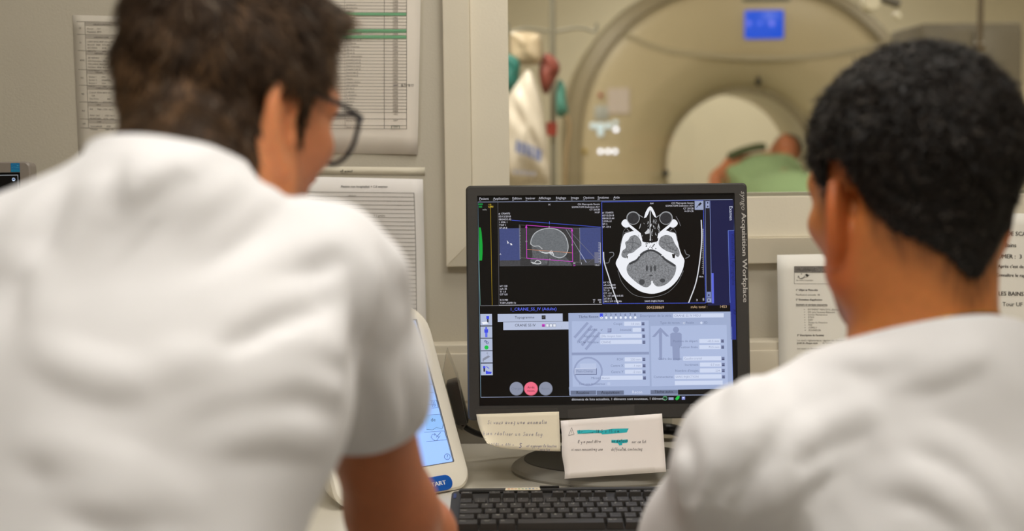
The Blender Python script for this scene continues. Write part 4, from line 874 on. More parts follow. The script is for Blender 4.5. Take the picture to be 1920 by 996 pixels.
# ================================================================== keyboard
KX0 = P(845, 960, 1.80)[0]; KB, KF = 1.845, 1.662; KW = 0.470; kt = math.radians(5.5)
kb = tag(empty('keyboard', (KX0 + KW/2, (KB + KF)/2, DZ)), 'black computer keyboard in front of the monitor stand', 'keyboard')
M_kb = mat('keyboard_black', (46, 44, 42), 0.5, 0.04, 200); M_key = mat('key_black', (52, 49, 46), 0.5, 0.03, 200); M_leg = mat('key_legend', (186, 182, 172), 0.6)
KM = Matrix.Translation((KX0, KB, DZ + 0.030)) @ Matrix.Rotation(kt, 4, 'X')       # local: x right, y back (negative = towards the user), z up
kl = KB - KF
ol = rrect(0, -kl, KW, 0, 0.008)
def slab_xy(name, ol, z0, z1, m, parent, MX_, bev=0.0015):
    bm = bmesh.new(); vs = [bm.verts.new((x, y, z0)) for x, y in ol]; f = bm.faces.new(vs); r = bmesh.ops.extrude_face_region(bm, geom=[f])
    for v in r['geom']:
        if isinstance(v, bmesh.types.BMVert): v.co.z = z1
    bmesh.ops.recalc_face_normals(bm, faces=bm.faces)
    if bev: bmesh.ops.bevel(bm, geom=[e for e in bm.edges if e.calc_face_angle(0) > 1.0], offset=bev, segments=2, affect='EDGES')
    bmesh.ops.transform(bm, matrix=MX_, verts=bm.verts); return auto_smooth(bm_obj(name, bm, m, parent))
slab_xy('keyboard_case', ol, -0.010, 0.0, M_kb, kb, KM)
slab_xy('top_ridge', [(0.01, -0.012), (KW - 0.01, -0.012), (KW - 0.01, -0.001), (0.01, -0.001)], 0.0, 0.004, M_kb, kb, KM)
for x in (0.03, KW - 0.06): slab_xy('tilt_foot', [(x, -0.03), (x + 0.03, -0.03), (x + 0.03, -0.018), (x, -0.018)], -0.028, -0.0095, M_kb, kb, KM, 0)
U = 0.01905; K0 = 0.0125; rowy = {0: -0.026, 1: -0.052, 2: -0.052 - U, 3: -0.052 - 2*U, 4: -0.052 - 3*U, 5: -0.052 - 4*U}
KEYMESH = {}
def key_mesh(wu, flat):
    k_ = (wu, flat)
    if k_ in KEYMESH: return KEYMESH[k_]
    w_ = wu*U - 0.0012; d_ = (0.0125 if flat else U) - 0.0012; t = 0.0018; h = 0.0085; V = [(0, -d_, 0), (w_, -d_, 0), (w_, 0, 0), (0, 0, 0), (t, -d_ + t*0.8, h), (w_-t, -d_ + t*0.8, h), (w_-t, -t*1.1, h), (t, -t*1.1, h), (w_/2, -d_/2, h - 0.0007)]
    me = bpy.data.meshes.new('key'); me.from_pydata(V, [], [(0, 1, 5, 4), (1, 2, 6, 5), (2, 3, 7, 6), (3, 0, 4, 7), (4, 5, 8), (5, 6, 8), (6, 7, 8), (7, 4, 8), (3, 2, 1, 0)]); me.materials.append(M_key); KEYMESH[k_] = me; return me
def key(xu, row, wu=1.0, leg='', flat=False, h=0.0030, dx=0.0035, sub=''):
    o = bpy.data.objects.new('key', key_mesh(wu, flat)); col.objects.link(o); o.parent = kb; o.matrix_parent_inverse = mat_world(kb).inverted()
    o.matrix_basis = KM @ Matrix.Translation((K0 + xu*U, rowy[row], 0.0005))
    if leg:
        c_ = Canvas(lambda x, y, hh: (x, -y, 0.0086 + hh), 0.0001)
        if sub: c_.text(leg, dx, 0.0065, h*0.75, (190, 186, 176), 0); c_.text(sub, dx, 0.0130, h*0.8, (190, 186, 176), 0)
        else: c_.text(leg, dx, 0.0075 if not flat else 0.0062, h, (190, 186, 176), 0)
        me = bpy.data.meshes.new('legend'); me.from_pydata(c_.V, [], c_.F); me.materials.append(M_leg); l = bpy.data.objects.new('legend', me); col.objects.link(l); l.parent = o
key(0, 0, 1, 'Echap', True, 0.0024, 0.004)
for i in range(12): key(2 + i + (0.5 if i > 3 else 0) + (0.5 if i > 7 else 0), 0, 1, 'F%d' % (i+1), True, 0.0024, 0.006)
for i, (a_, b_) in enumerate((('', '²'), ('1', '&'), ('2', 'é'), ('3', "'"), ('4', "'"), ('5', '('), ('6', '-'), ('7', 'è'), ('8', '_'), ('9', 'ç'), ('0', 'à'), ('°', ')'), ('+', '='))): key(i, 1, 1, a_ or b_, sub=b_ if a_ else '', dx=0.0055)
key(13, 1, 2, '<-')
key(0, 2, 1.5, 'Tab', h=0.0026)
for i, s in enumerate('AZERTYUIOP'): key(1.5 + i, 2, 1, s, dx=0.006, h=0.0036)
key(11.5, 2, 1, '^'); key(12.5, 2, 1, '$'); key(13.5, 2, 1.5, '')
key(0, 3, 1.75, 'Caps', h=0.0026)
for i, s in enumerate('QSDFGHJKLM'): key(1.75 + i, 3, 1, s, dx=0.006, h=0.0036)
key(11.75, 3, 1, '%', sub='ù'); key(12.75, 3, 1, '*'); key(13.75, 3, 1.25, '')
key(0, 4, 1.25, 'Maj', h=0.0026); key(1.25, 4, 1, '>', sub='<')
for i, s in enumerate('WXCVBN'): key(2.25 + i, 4, 1, s, dx=0.006, h=0.0036)
for i, (a_, b_) in enumerate((('?', ','), ('.', ';'), ('/', ':'), ('!', '='))): key(8.25 + i, 4, 1, a_, sub=b_)
key(12.25, 4, 2.75, 'Maj', h=0.0026)
key(0, 5, 1.5, 'Ctrl', h=0.0028); key(1.5, 5, 1.25, 'Win', h=0.0026, dx=0.006); key(2.75, 5, 1.25, 'Alt', h=0.0028); key(4, 5, 6, ''); key(10, 5, 1.25, 'Alt Gr', h=0.0028); key(11.25, 5, 1.25, 'Win', h=0.0026); key(12.5, 5, 1.25, ''); key(13.75, 5, 1.25, 'Ctrl', h=0.0026)
for gx_, rows_ in ((15.5, (0, 1, 2)), (19.2, (1, 2, 3, 4))):
    for r_i in rows_:
        for i in range(3): key(gx_ + i, r_i, 1, '', r_i == 0)
for i in range(3): key(15.5 + i, 5, 1, '')
key(16.5, 4, 1, '')
stk = slab_xy('sticker', [(0.0735, -0.0118), (0.122, -0.0118), (0.121, -0.003), (0.0745, -0.003)], 0.004, 0.0043, mat('sticker_beige', (220, 206, 178), 0.6), kb, KM, 0)
c_ = Canvas(lambda x, y, hh: (KM @ Vector((x, -y, 0.0044 + hh)))[:], 0.0001)
for i in range(9): c_.rect(0.077 + i*0.0048, 0.0055, 0.080 + i*0.0048, 0.0092, ((206, 128, 90), (206, 150, 100), (200, 166, 110), (150, 166, 110), (130, 160, 130), (110, 150, 150), (90, 130, 160), (80, 120, 160), (170, 160, 140))[i], 1)
o = c_.build('sticker_print', M_ink, None); o['kind'] = 'stuff'; link_parent(o, stk)
slab_xy('cable_guard', [(0.121, -0.004), (0.148, -0.004), (0.148, 0.0), (0.121, 0.0)], 0.0, 0.0062, M_black, kb, KM, 0.0005)
slab_xy('side_badge', rrect(0.003, -0.030, 0.007, -0.012, 0.0019), -0.0005, 0.0006, mat('badge_blue', (22, 48, 104), 0.3), kb, KM, 0)

# ================================================================== touch console with START button
bl = P(636, 976, 1.845); br = P(889, 928, 1.97); bl[2] = br[2] = DZ + 0.004
ud = br - bl; dw = np.linalg.norm(ud); ud /= dw; nf = np.array([ud[1], -ud[0], 0.0]); tl_ = math.radians(27.0); nD = nf*math.cos(tl_) + np.array([0, 0, math.sin(tl_)]); cD = (bl + br)/2; DX = frame_of(cD, nD, ud)
dev = tag(empty('touch_console', cD), 'pale tilted touch console with blue START button beside the keyboard', 'console')
M_dev = mat('console_cream', (234, 228, 214), 0.4, 0.01, 30); DH = local(DX, PP(792, 566, cD, nD))[2]; hw = dw/2
def dev_ol(ins, r=0.026, top=0.045, zb=0.0): 
    x0, x1, z0, z1 = -hw + ins, hw - ins, ins + zb, DH - ins; pts = []
    for cx, cz, a0, rr in ((x1, z1, 0, top), (x0, z1, 90, top), (x0, z0, 180, r), (x1, z0, 270, r)):
        sx_ = -1 if cx == x1 else 1; sz_ = -1 if cz == z1 else 1
        for i in range(7): a = math.radians(a0 + 15*i); pts.append((cx + sx_*rr + rr*math.cos(a), cz + sz_*rr + rr*math.sin(a)))
    return pts
s1 = local(DX, PP(850.5, 865, cD, nD)); s2 = local(DX, PP(776, 600, cD, nD)); q0 = (-s1[0], s1[2], s1[0], s2[2])
ring_solid('console_body', [(dev_ol(0.004, zb=0.016), 0.034), (dev_ol(0.0, zb=0.016), 0.028), (dev_ol(0.0), 0.006), (dev_ol(0.003), 0.0015), (dev_ol(0.008), 0.0), (rrect(*q0, 0.002, 6), 0.0), (rrect(*q0, 0.002, 6), 0.003)], M_dev, dev, DX, True, False)
dsc = ring_solid('console_screen', [(rrect(*q0, 0.002, 6), 0.0045), (rrect(*q0, 0.002, 6), 0.0028)], mat('console_lcd', (120, 140, 180), 0.3, emit=((138, 180, 246), 0.95)), dev, DX, True, True)
ring_solid('screen_gasket', [(rrect(q0[0]-0.0012, q0[1]-0.0012, q0[2]+0.0012, q0[3]+0.0012, 0.002), -0.0002), (rrect(*q0, 0.002), -0.0003), (rrect(*q0, 0.002), 0.003)], mat('gasket_grey', (96, 100, 108), 0.5), dev, DX)
cv = Canvas(plane_map(cD - nD*0.0026, nD), 0.0001); G7 = crop(580, 540, 2.185)
def dl(pts, w_=0.6, c=(64, 82, 120)): cv.line([G7(*p) for p in pts], w_, c, 2)
for y in (300, 350, 395, 430, 480): dl([(440, y - 6), (490 + (y-300)*0.14, y)], 0.6)
dl([(495, 462), (520, 460), (527, 490), (500, 494)]); 
for i in range(3): dl([(500 + 6*i, 464), (506 + 6*i, 488)], 0.7)
cv.poly([G7(*p) for p in ((470, 522), (540, 520), (549, 560), (545, 580), (480, 584))], (150, 196, 252), 1); dl([(470, 522), (536, 518), (548, 558), (544, 578), (520, 572), (505, 582), (480, 580)]); X, Y = G7(497, 548); cv.text('de', X, Y, 6.4, (50, 66, 100), 3, rot=-3); X, Y = G7(478, 552); cv.text('ma', X - 16, Y + 1.5, 6.4, (50, 66, 100), 3, rot=-3)
dl([(470, 592), (552, 586), (564, 622), (480, 630)]); 
cv.line([G7(*p) for p in catmull([(498, 612), (505, 600), (515, 604), (512, 596), (522, 606), (530, 612), (520, 626), (508, 622), (498, 612)], 3)], 0.6, (64, 82, 120), 2); dl([(520, 612), (538, 592)], 0.9); dl([(528, 616), (536, 606)], 0.6)
X, Y = G7(565, 692); cv.ring(X, Y, 5.4, 0.8, (50, 66, 100), 2, 18); cv.text('?', X, Y + 3.1, 6.2, (40, 54, 90), 3, align='C')
o = cv.build('screen_symbols', M_scr, None); o['kind'] = 'stuff'; link_parent(o, dsc)
sb0 = local(DX, PP(848, 905, cD, nD)); sb1 = local(DX, PP(832, 891, cD, nD)); sb2 = local(DX, PP(832, 920, cD, nD)); bz = (sb1[2] + sb2[2])/2; rr_ = abs(sb1[2] - sb2[2])/2
sbn = ring_solid('start_button', [(rrect(sb0[0] - 0.052, bz - rr_, sb0[0], bz + rr_, rr_*0.98, 8), 0.001), (rrect(sb0[0] - 0.052, bz - rr_, sb0[0], bz + rr_, rr_*0.98, 8), -0.0008), (rrect(sb0[0] - 0.051, bz - rr_ + 0.001, sb0[0] - 0.001, bz + rr_ - 0.001, rr_*0.9, 8), -0.0014)], mat('start_blue', (0, 84, 176), 0.35), dev, DX, False, True)
c_ = Canvas(lambda x, y, hh: (DX @ Vector((x, -0.0015 - hh, -y)))[:], 0.0001); c_.text('START', sb0[0] - 0.026, -bz + 0.0030, 0.006, (236, 238, 240), 1, align='C', sx=1.15, bold=0.0003)
o = c_.build('button_lettering', M_ink, None); link_parent(o, sbn)
# rear prop and the clear bag with a black charger behind
def dloc(x, y, z): return np.array((DX @ Vector((x, y, z)))[:])
for s in (-1, 1):
    top_ = dloc(s*hw*0.6, 0.030, DH*0.62); ft = top_ + (-nf)*0.10; ft[2] = DZ + 0.006; tube('prop_leg', [top_, ft], 0.006, mat('console_grey', (150, 146, 138), 0.5), dev)
chg = tag(empty('charger', P(858, 760, 2.10)), 'black charger in clear plastic behind the pale console', 'charger')
b0 = P(850, 720, 2.12); b1 = P(866, 786, 2.12)
bm = bmesh.new(); bm_box(bm, (-0.010, -0.02, -0.035), (0.010, 0.02, 0.035), 0.004, 2, Matrix.Translation(Vector(((b0 + b1)/2).tolist())) @ Matrix.Rotation(math.radians(-14), 4, 'Y')); auto_smooth(bm_obj('charger_block', bm, M_black, chg))
bgp = [P(x, y, 2.11) for x, y in ((838, 655), (858, 705), (876, 790), (868, 802), (846, 790), (830, 700))]
V = []; F = []
for p in bgp: V += [(p[0], p[1] - 0.022, p[2]), (p[0], p[1] + 0.022, p[2])]
K = len(bgp); F = [tuple(2*i for i in range(K)), tuple(2*i+1 for i in range(K))[::-1]] + [(2*i, 2*((i+1) % K), 2*((i+1) % K)+1, 2*i+1) for i in range(K)]
mesh_obj('clear_bag', V, F, clear_mat('bag_clear', (250, 249, 246), 0.3, 0.3), chg)
tag(tube('monitor_cable', catmull([P(x, y, Y) for x, y, Y in ((862, 792, 2.12), (880, 806, 2.12), (905, 816, 2.13), (950, 822, 2.15), (1010, 815, 2.16), (1080, 800, 2.16), (1120, 760, 2.12))], 6), 0.0048, M_black), 'black cable sagging behind the left end of the monitor', 'cable')
tag(tube('power_cable', catmull([P(x, y, Y) for x, y, Y in ((1200, 790, 2.13), (1240, 803, 2.15), (1262, 806, 2.15), (1290, 815, 2.16), (1330, 826, 2.17), (1400, 830, 2.17))], 6), 0.009, M_black), 'thick black cable lying behind the right end of the monitor', 'cable')
sk0 = P(1247, 800, WY - 0.054); skt = tag(empty('wall_socket', sk0), 'small cream socket on the trunking behind the taped notes', 'socket')
box('socket_plate', (sk0[0] - 0.035, WY - 0.056, sk0[2] - 0.02), (sk0[0] + 0.035, WY - 0.050, sk0[2] + 0.03), MATS['trunking_pvc'], skt, 0.002); box('socket_insert', (sk0[0] - 0.012, WY - 0.058, sk0[2] - 0.008), (sk0[0] + 0.012, WY - 0.055, sk0[2] + 0.018), mat('socket_grey', (170, 166, 150), 0.5), skt, 0.001)

# ================================================================== second display, far left
lY = 2.05; tr2 = P(51, 303, lY); mx2 = tag(empty('side_monitor', (tr2[0] - 0.2, lY, DZ)), 'grey framed monitor with a blue sticker at the far left', 'monitor')
LM = frame_of(np.array([tr2[0] - 0.205, lY, tr2[2] - 0.17]), np.array([0.02, -1, 0.04])); M_sil = mat('bezel_warm_grey', (134, 126, 118), 0.4, 0.02, 80)
oo = rrect(-0.205, -0.17, 0.205, 0.17, 0.009); ii = rrect(-0.19, -0.15, 0.19, 0.154, 0.001)
ring_solid('bezel', [(oo, 0.03), (oo, 0.003), (rrect(-0.203, -0.168, 0.203, 0.168, 0.008), 0.0), (ii, 0.0), (ii, 0.004)], M_sil, mx2, LM)
s2_ = ring_solid('screen', [(ii, 0.006), (ii, 0.0035)], MATS['screen_glass'], mx2, LM, True, True)
c_ = Canvas(lambda x, y, hh: (LM @ Vector((x, 0.0033 - hh, y)))[:], 0.0001); c_.line([(-0.186, 0.150), (0.1855, 0.150), (0.1855, -0.146)], 0.0009, (150, 154, 160), 1); c_.circle(0.179, 0.1435, 0.0026, (190, 206, 230), 2, 16); c_.rect(0.1772, 0.1430, 0.1808, 0.1448, (40, 70, 120), 3)
o = c_.build('screen_marks', M_scr, None); link_parent(o, s2_); o['kind'] = 'stuff'
c_ = Canvas(lambda x, y, hh: (LM @ Vector((x, -0.0003 - hh, y)))[:], 0.00006); st_ = rrect(0.1765, 0.1545, 0.190, 0.168, 0.001)
c_.poly(st_, (0, 112, 168), 1); c_.rect(0.1768, 0.1548, 0.1897, 0.1580, (0, 128, 168), 2)
c_.line(catmull([(0.178, 0.1612), (0.181, 0.1622), (0.1855, 0.1612), (0.1888, 0.1608)], 4), 0.0005, (60, 160, 196), 3); c_.line(catmull([(0.1782, 0.1640), (0.183, 0.1668), (0.1875, 0.1645)], 4), 0.0004, (30, 140, 186), 3); c_.line([(0.186, 0.1630), (0.1868, 0.1652), (0.1880, 0.1632), (0.1856, 0.1645), (0.1886, 0.1645)], 0.0004, (70, 170, 200), 3)
o = c_.build('energy_sticker', M_ink, None); link_parent(o, mx2); o['kind'] = 'stuff'
hb = box('back_housing', (-0.19, 0.028, -0.155), (0.19, 0.055, 0.155), M_sil, None, 0.01, 3); xform(hb, LM); link_parent(hb, mx2)
box('stand_neck', (tr2[0] - 0.255, lY + 0.045, DZ + 0.015), (tr2[0] - 0.155, lY + 0.075, 1.0), M_sil, mx2, 0.006); lathe('stand_base', [(0.0001, 0), (0.13, 0), (0.132, 0.006), (0.10, 0.016), (0.0001, 0.02)], M_sil, mx2, 40, (tr2[0] - 0.205, lY + 0.06, DZ), 'Z', 1, 0.75)

# ================================================================== papers on the wall
def wall_sheet(name, pts, label, m=M_paper, off=0.0008, curl=0.0, nx=10, ny=10, cat='paper'):
    """paper hung on the wall: photo-pixel corners tl,tr,br,bl, a thin real sheet slightly bowed"""
    tl, tr_, br, bl = (np.array(p, float) for p in pts); e = tag(empty(name, P(*((tl + br)/2), WY)), label, cat); V = []; F = []
    def h(u, v): return off + curl*(abs(u - .5)*2)**2*(0.4 + 0.6*v)
    for s in (0.0, 0.0003):
        for j in range(ny + 1):
            for i in range(nx + 1): u, v = i/nx, j/ny; c = (tl*(1-u) + tr_*u)*(1-v) + (bl*(1-u) + br*u)*v; p = P(c[0], c[1], WY - h(u, v) - s); V.append(p.tolist())
    K = (nx+1)*(ny+1)
    for s in (0, 1):
        for j in range(ny):
            for i in range(nx): q = (s*K + j*(nx+1)+i, s*K + j*(nx+1)+i+1, s*K + (j+1)*(nx+1)+i+1, s*K + (j+1)*(nx+1)+i); F.append(q if s else q[::-1])
    rim = [i for i in range(nx+1)] + [j*(nx+1)+nx for j in range(1, ny+1)] + [ny*(nx+1)+i for i in range(nx-1, -1, -1)] + [j*(nx+1) for j in range(ny-1, 0, -1)]
    for a, b in zip(rim, rim[1:] + rim[:1]): F.append((a, b, K + b, K + a))
    mesh_obj('sheet', V, F, m, e, True); M2 = np.stack([tr_ - tl, bl - tl], 1); Mi = np.linalg.inv(M2)
    def f(x, y, hh):
        u, v = np.clip(Mi @ (np.array([x, y]) - tl), 0, 1); return P(x, y, WY - h(u, v) - 0.0006 - hh).tolist()
    return e, Canvas(f, 0.0001)
INK = (70, 66, 62); INK2 = (112, 106, 98)
# phone list, far left
e, cv = wall_sheet('phone_list', [(136, 28), (330, 33), (338, 300), (148, 296)], 'grey printed telephone list on the wall left of the standing man', mat('paper_grey', (206, 199, 186), 0.75, 0.01, 20))
K8 = crop(130, 20, 4.15); k8 = lambda x, y: K8(x, y)
LG = (128, 122, 112); HD = (176, 169, 158)
groups = [(83, 'S2', 'NEUROCENTRAL', ['Accueil      1217', 'Régulation  8994'], 134), (184, 'S1', 'LABORATOIRE', ['LABO SANG 8589 (Glims) 8412', 'BIOCHI   8585   PCR 8401', 'BACTERIO        8578', 'HEMATO          3898'], 246), (310, 'RDC', 'NEPHRO', ['SIE NEPHRO           2414', 'IDE Dialyse/Jour 3896/5', 'VEILLANCE 3898/DIALYSE 87', 'MANIAU  8948  PED 8598', 'Aural Accueil       1180'], 384), (458, 'N1', 'URGEN', ['Secteur 1        2301', 'Secteur 2        2300/8904', 'Secteur 3        2304', 'UHCD             1863'], 520), (580, 'N2', 'CARDIO/ORTHO/TRAUMA', ['Consult  8734/ 3874/ 4312', '    ICR', 'City Ortho              3841', 'Traumato         2320/2321'], 646), (710, 'N3', 'UPU', ['IDE       7065 / 1705 / 4212', '', 'MAO / INT        1707 / 4212', 'SECRETAIRE    4174   1309'], 776), (842, 'N4', 'USIP', ['Soins palliatifs       3720', 'Douleur             2980 / 60'], 878)]
for y0, a_, hd, rows_, ym in groups:
    x0 = 57 + (y0-83)*0.036; cv.line([k8(x0, y0), k8(x0 + 560, y0 + 12)], 0.7, LG, 2); X, Y = k8(x0 + 18, ym + 8); cv.text(a_, X, Y, 3.0, (70, 66, 62), 3, rot=1)
    cv.poly([k8(x0 + 64, y0 + 4), k8(x0 + 560, y0 + 14), k8(x0 + 561, y0 + 42), k8(x0 + 65, y0 + 32)], HD, 1); X, Y = k8(x0 + 130, y0 + 29); cv.text(hd, X, Y, 2.9, (96, 90, 84), 3, rot=1)
    for i, r_s in enumerate(rows_): X, Y = k8(x0 + 80, y0 + 62 + i*24.5); cv.text(r_s, X, Y, 2.7, (98, 92, 86), 3, rot=1)
cv.line([k8(86, 912), k8(640, 924)], 0.7, LG, 2); cv.line([k8(121, 85), k8(150, 912)], 0.7, LG, 2)
cv.build('printed_table', M_ink, e)['kind'] = 'stuff'
# ward list with green rows
e, cv = wall_sheet('ward_list', [(480, -60), (790, -56), (783, 290), (476, 284)], 'white table with green highlighted rows in a clear sleeve on the wall', mat('paper_rosy', (246, 238, 230), 0.75, 0.01, 20), 0.001, 0.003)
LC = (112, 104, 98); GRN = (118, 186, 142); rg = random.Random(11)
def rline(y, x0=520): cv.line([(x0, y - (762-x0)*0.005), (762.5, y)], 0.75, LC, 3)
ys_ = [-55 + 6.06*k + 5.6 for k in range(44)]
for y in ys_: rline(y)
for y in (223.3, 235.6, 241.8): rline(y)
for y0, y1 in ((24.2, 30.0), (55.0, 61.4), (66.8, 73.0)): cv.poly([(520, y0 - 1.1), (762, y0), (762, y1), (520, y1 - 1.1)], GRN, 2)
cv.line([(762.3, -55), (762.3, 241.8)], 0.9, LC, 3); cv.line([(720.5, -55), (720.5, 241)], 0.8, LC, 3); cv.line([(646, -55), (647, 241)], 0.5, (150, 140, 132), 3)
ward = ['Secteur orl', 'Accueil soins', 'Imagerie', 'Secteur A', 'Onco jour', 'Pneumo', 'Cardio A', 'Chirurgie', 'CCI med D', 'Portail CCI sec A', 'CCI sec A', 'Portail CCI sec B', 'CCI Savoie', 'CCI Tarentaise', 'USI sec A', 'USI sec B', 'USC pneumologie', 'Consult S sect A', 'Consult S sect B', 'Médecin S sect B', 'Consult S sect B', 'Neurologie A', 'Neurologie B', 'Hépato.', 'Urgence adultes', 'Hall pédiatrie', 'SIS Nord', 'S. de nuit', 'S. néonatale', 'Sc. gynéco', 'Gériatrie', 'Accueil', 'Aide', 'Pédiatrie USP', '']
for k, y in enumerate(ys_):
    i = k - 9
    if 0 <= i < len(ward): cv.text(ward[i], 649, y + 4.7, 2.9, (120, 112, 106), 4, sx=0.95)
    if k > 2 and y < 212: cv.text(str(1650 + (k*37) % 330), 737.5, y + 4.8, 3.0, (132, 124, 118), 4)
cv.rect(736, -50, 746, 212, (222, 213, 204), 1)
cv.text('Bureau éclusier', 649, 227.5, 2.9, (120, 112, 106), 4); cv.text('1347', 737, 227.5, 3.0, (132, 124, 118), 4); cv.text('Garde de nuit', 649, 240, 2.9, (120, 112, 106), 4); cv.text('1970', 737, 240, 3.0, (120, 124, 118), 4)
cv.line([(734, 236), (749, 236.2), (749, 241.6), (734, 241.6)], 0.8, (90, 120, 96), 4, True); hand(cv, '1871/1873', 751, 162.5, 2.2, (100, 96, 92), 0.6, 0, 1.2, 3); cv.line([(738, 160.5), (745, 159.5)], 1.1, (90, 84, 110), 5)
cv.build('printed_table', M_ink, e)['kind'] = 'stuff'
M_slv = clear_mat('clear_sleeve', (254, 254, 253), 0.12, 0.12, 0.12)
def sleeve_on(e, pts, h):
    V = [P(x, y, WY - h).tolist() for x, y in pts]; K = len(pts); V += [P(x, y, WY - h - 0.0002).tolist() for x, y in pts]
    mesh_obj('clear_sleeve', V, [tuple(range(K))[::-1], tuple(range(K, 2*K))] + [(i, (i+1) % K, K + (i+1) % K, K + i) for i in range(K)], M_slv, e)
sleeve_on(e, [(474, -62), (796, -58), (789, 268), (775, 294), (470, 288)], 0.0065)
# ruled form
e, cv = wall_sheet('ruled_form', [(560, 331), (793, 336), (800, 640), (566, 640)], 'ruled form headed Cd examen in a clear sleeve below the table', mat('paper_cool', (246, 242, 242), 0.75, 0.01, 20), 0.0012, 0.002)
cv.text('Patient non hospitalisé + Cd examen', 727, 352, 4.0, (70, 64, 60), 4, align='R', rot=0.2, bold=0.12)
for i in range(36):
    y = 361.2 + i*7.72; cv.line([(575, y - 1.2), (776 + (y-361)*0.022, y + 1.0)], 0.8, (104, 98, 92), 2)
cv.line([(776, 362), (777.8, 400), (779.5, 470), (781.5, 640)], 0.9, (96, 90, 84), 3); cv.text('+ 1 poche', 722, 406, 3.6, (110, 104, 98), 4, align='R'); cv.text('signature', 668, 368, 2.8, (120, 114, 108), 4, align='R')
cv.build('printed_form', M_ink, e)['kind'] = 'stuff'; sleeve_on(e, [(556, 326), (797, 330), (806, 586), (806, 645), (560, 640)], 0.005)
e, cv = wall_sheet('tape_label', [(585, 312), (797, 314), (797, 329), (585, 327)], 'cream tape strip with a small handwritten word above the ruled form', mat('tape_cream', (216, 208, 188), 0.6), 0.0005, 0.0, 4, 1, 'tape'); hand(cv, 'DR avant', 638, 323, 2.2, (96, 92, 84), 0.7, -1, 1.1, 9); cv.line([(639, 325.5), (652, 325)], 0.6, (96, 92, 84), 4); cv.build('handwriting', M_ink, e)['kind'] = 'stuff'
# instruction sheet right of the monitor
e, cv = wall_sheet('instruction_sheet', [(1457, 478), (1692, 474), (1700, 790), (1462, 796)], 'white typed instruction sheet with bullet list right of the monitor', mat('paper_plain', (236, 233, 225), 0.75, 0.01, 20), 0.048 + 0.004, 0.0)
K7 = crop(1450, 470, 4.33)
cv.rect(*K7(170, 128), *K7(700, 180), (120, 116, 112), 1); cv.line([K7(170, 128), K7(700, 126), K7(700, 270), K7(170, 270)], 0.6, (120, 116, 110), 2, True)
for i in range(150): x = rg.uniform(172, 690); y = rg.uniform(131, 177); cv.circle(*K7(x, y), rg.uniform(0.4, 1.0), rg.choice(((90, 86, 84), (160, 156, 150))), 2, 6)
X, Y = K7(190, 166); cv.text('Planification', X, Y, 5.0, (84, 80, 78), 3)
cv.line([K7(*p) for p in catmull([(200, 222), (204, 206), (216, 228), (246, 222), (252, 206)], 4)], 0.9, (90, 86, 82), 3); cv.line([K7(*p) for p in catmull([(222, 228), (255, 216), (275, 212), (294, 198)], 4)], 0.8, (100, 96, 92), 3); cv.poly([K7(*p) for p in ((256, 198), (270, 188), (290, 200), (276, 212))], (40, 38, 36), 3); cv.circle(*K7(228, 190), 0.9, (60, 58, 56), 3, 8)
def tx(s, x, y, h=3.1, c=INK2, bold=0.0, rot=0.4): X, Y = K7(x, y); return cv.text(s, X, Y, h, c, 3, rot=rot, bold=bold)
tx('du centre hospitalier', 186, 246, 2.6)
tx("1° Objet et Mots-clés", 182, 326, 3.2, INK, .18); tx('Planification annuelle  08', 182, 365); tx("2° Domaines d'application", 182, 405, 3.2, INK, .18); w_ = tx('Secteurs et services concernés', 184, 445, 3.2, INK, .18); X, Y = K7(184, 451); cv.line([(X, Y), (X + w_, Y + 0.4)], 0.5, INK, 3)
for i, s in enumerate(('BATIMENT PRINCIPAL (Bâtiment)', 'EFS (site Nouveau Bâtiment)', 'Service Maintenance', 'BTRM', 'DSIV', 'Equipe de Direction', 'PGS', 'COFELY', 'SCHINDLER')): tx(s, 280 + i*0.7, 485 + i*21, 3.0); cv.circle(*K7(252 + i*0.8, 479 + i*21), 0.7, INK, 3, 7)
tx("3° Description de l'activité", 192, 694, 3.2, INK, .18); tx('Les essais réglementaires réguliers des Groupes E', 192, 735); tx('jeudi de chaque mois', 192, 757, 3.1, INK, .15); tx("de l'année.", 398, 758); tx('Les essais se dérouleront comme suit', 194, 802); tx("- Toute l'année : (Réseaux Co", 256, 850, 3.1, INK, .15); tx('Première coupure à 06h31', 194, 890); tx('retour sur secteur (Groupe', 194, 912); tx('Bloc 1er', 274, 958)
cv.build('printed_text', M_ink, e)['kind'] = 'stuff'
# notice with big letters at the right frame edge
e, cv = wall_sheet('notice_sheet', [(1760, 398), (2040, 402), (2044, 640), (1764, 640)], 'white notice in large bold type behind the seated man', mat('paper_plain', (0, 0, 0)), 0.030, 0.0)
for s, anchor, x, y, h, b_ in (('SALLE DE SCANNER', 'E SCANNER', 1895, 441, 7.6, .3), ('Aix les Bains', 'Bains', 1883, 462.5, 7.4, .28), ('NUMER :  3', 'MER :  3', 1878, 484, 7.6, .3), ("Après c'est de suite", "près c'est de suite", 1876, 502, 5.8, .25), ('Connaître le rapport', 'onnaître le rapport', 1872, 518.5, 5.8, .25), ('LES BAINS', 'S BAINS', 1882, 554, 7.4, .3), ('Tour UF 32', 'ur UF 32', 1892, 574, 7.4, .1)):
    k_ = h / CAPH; pre = sum(GLYPH[ch][2] for ch in s[:len(s) - len(anchor)])*k_; cv.text(s, x - pre, y, h, (78, 72, 68), 3, rot=1.2, bold=b_)
cv.build('printed_text', M_ink, e)['kind'] = 'stuff'
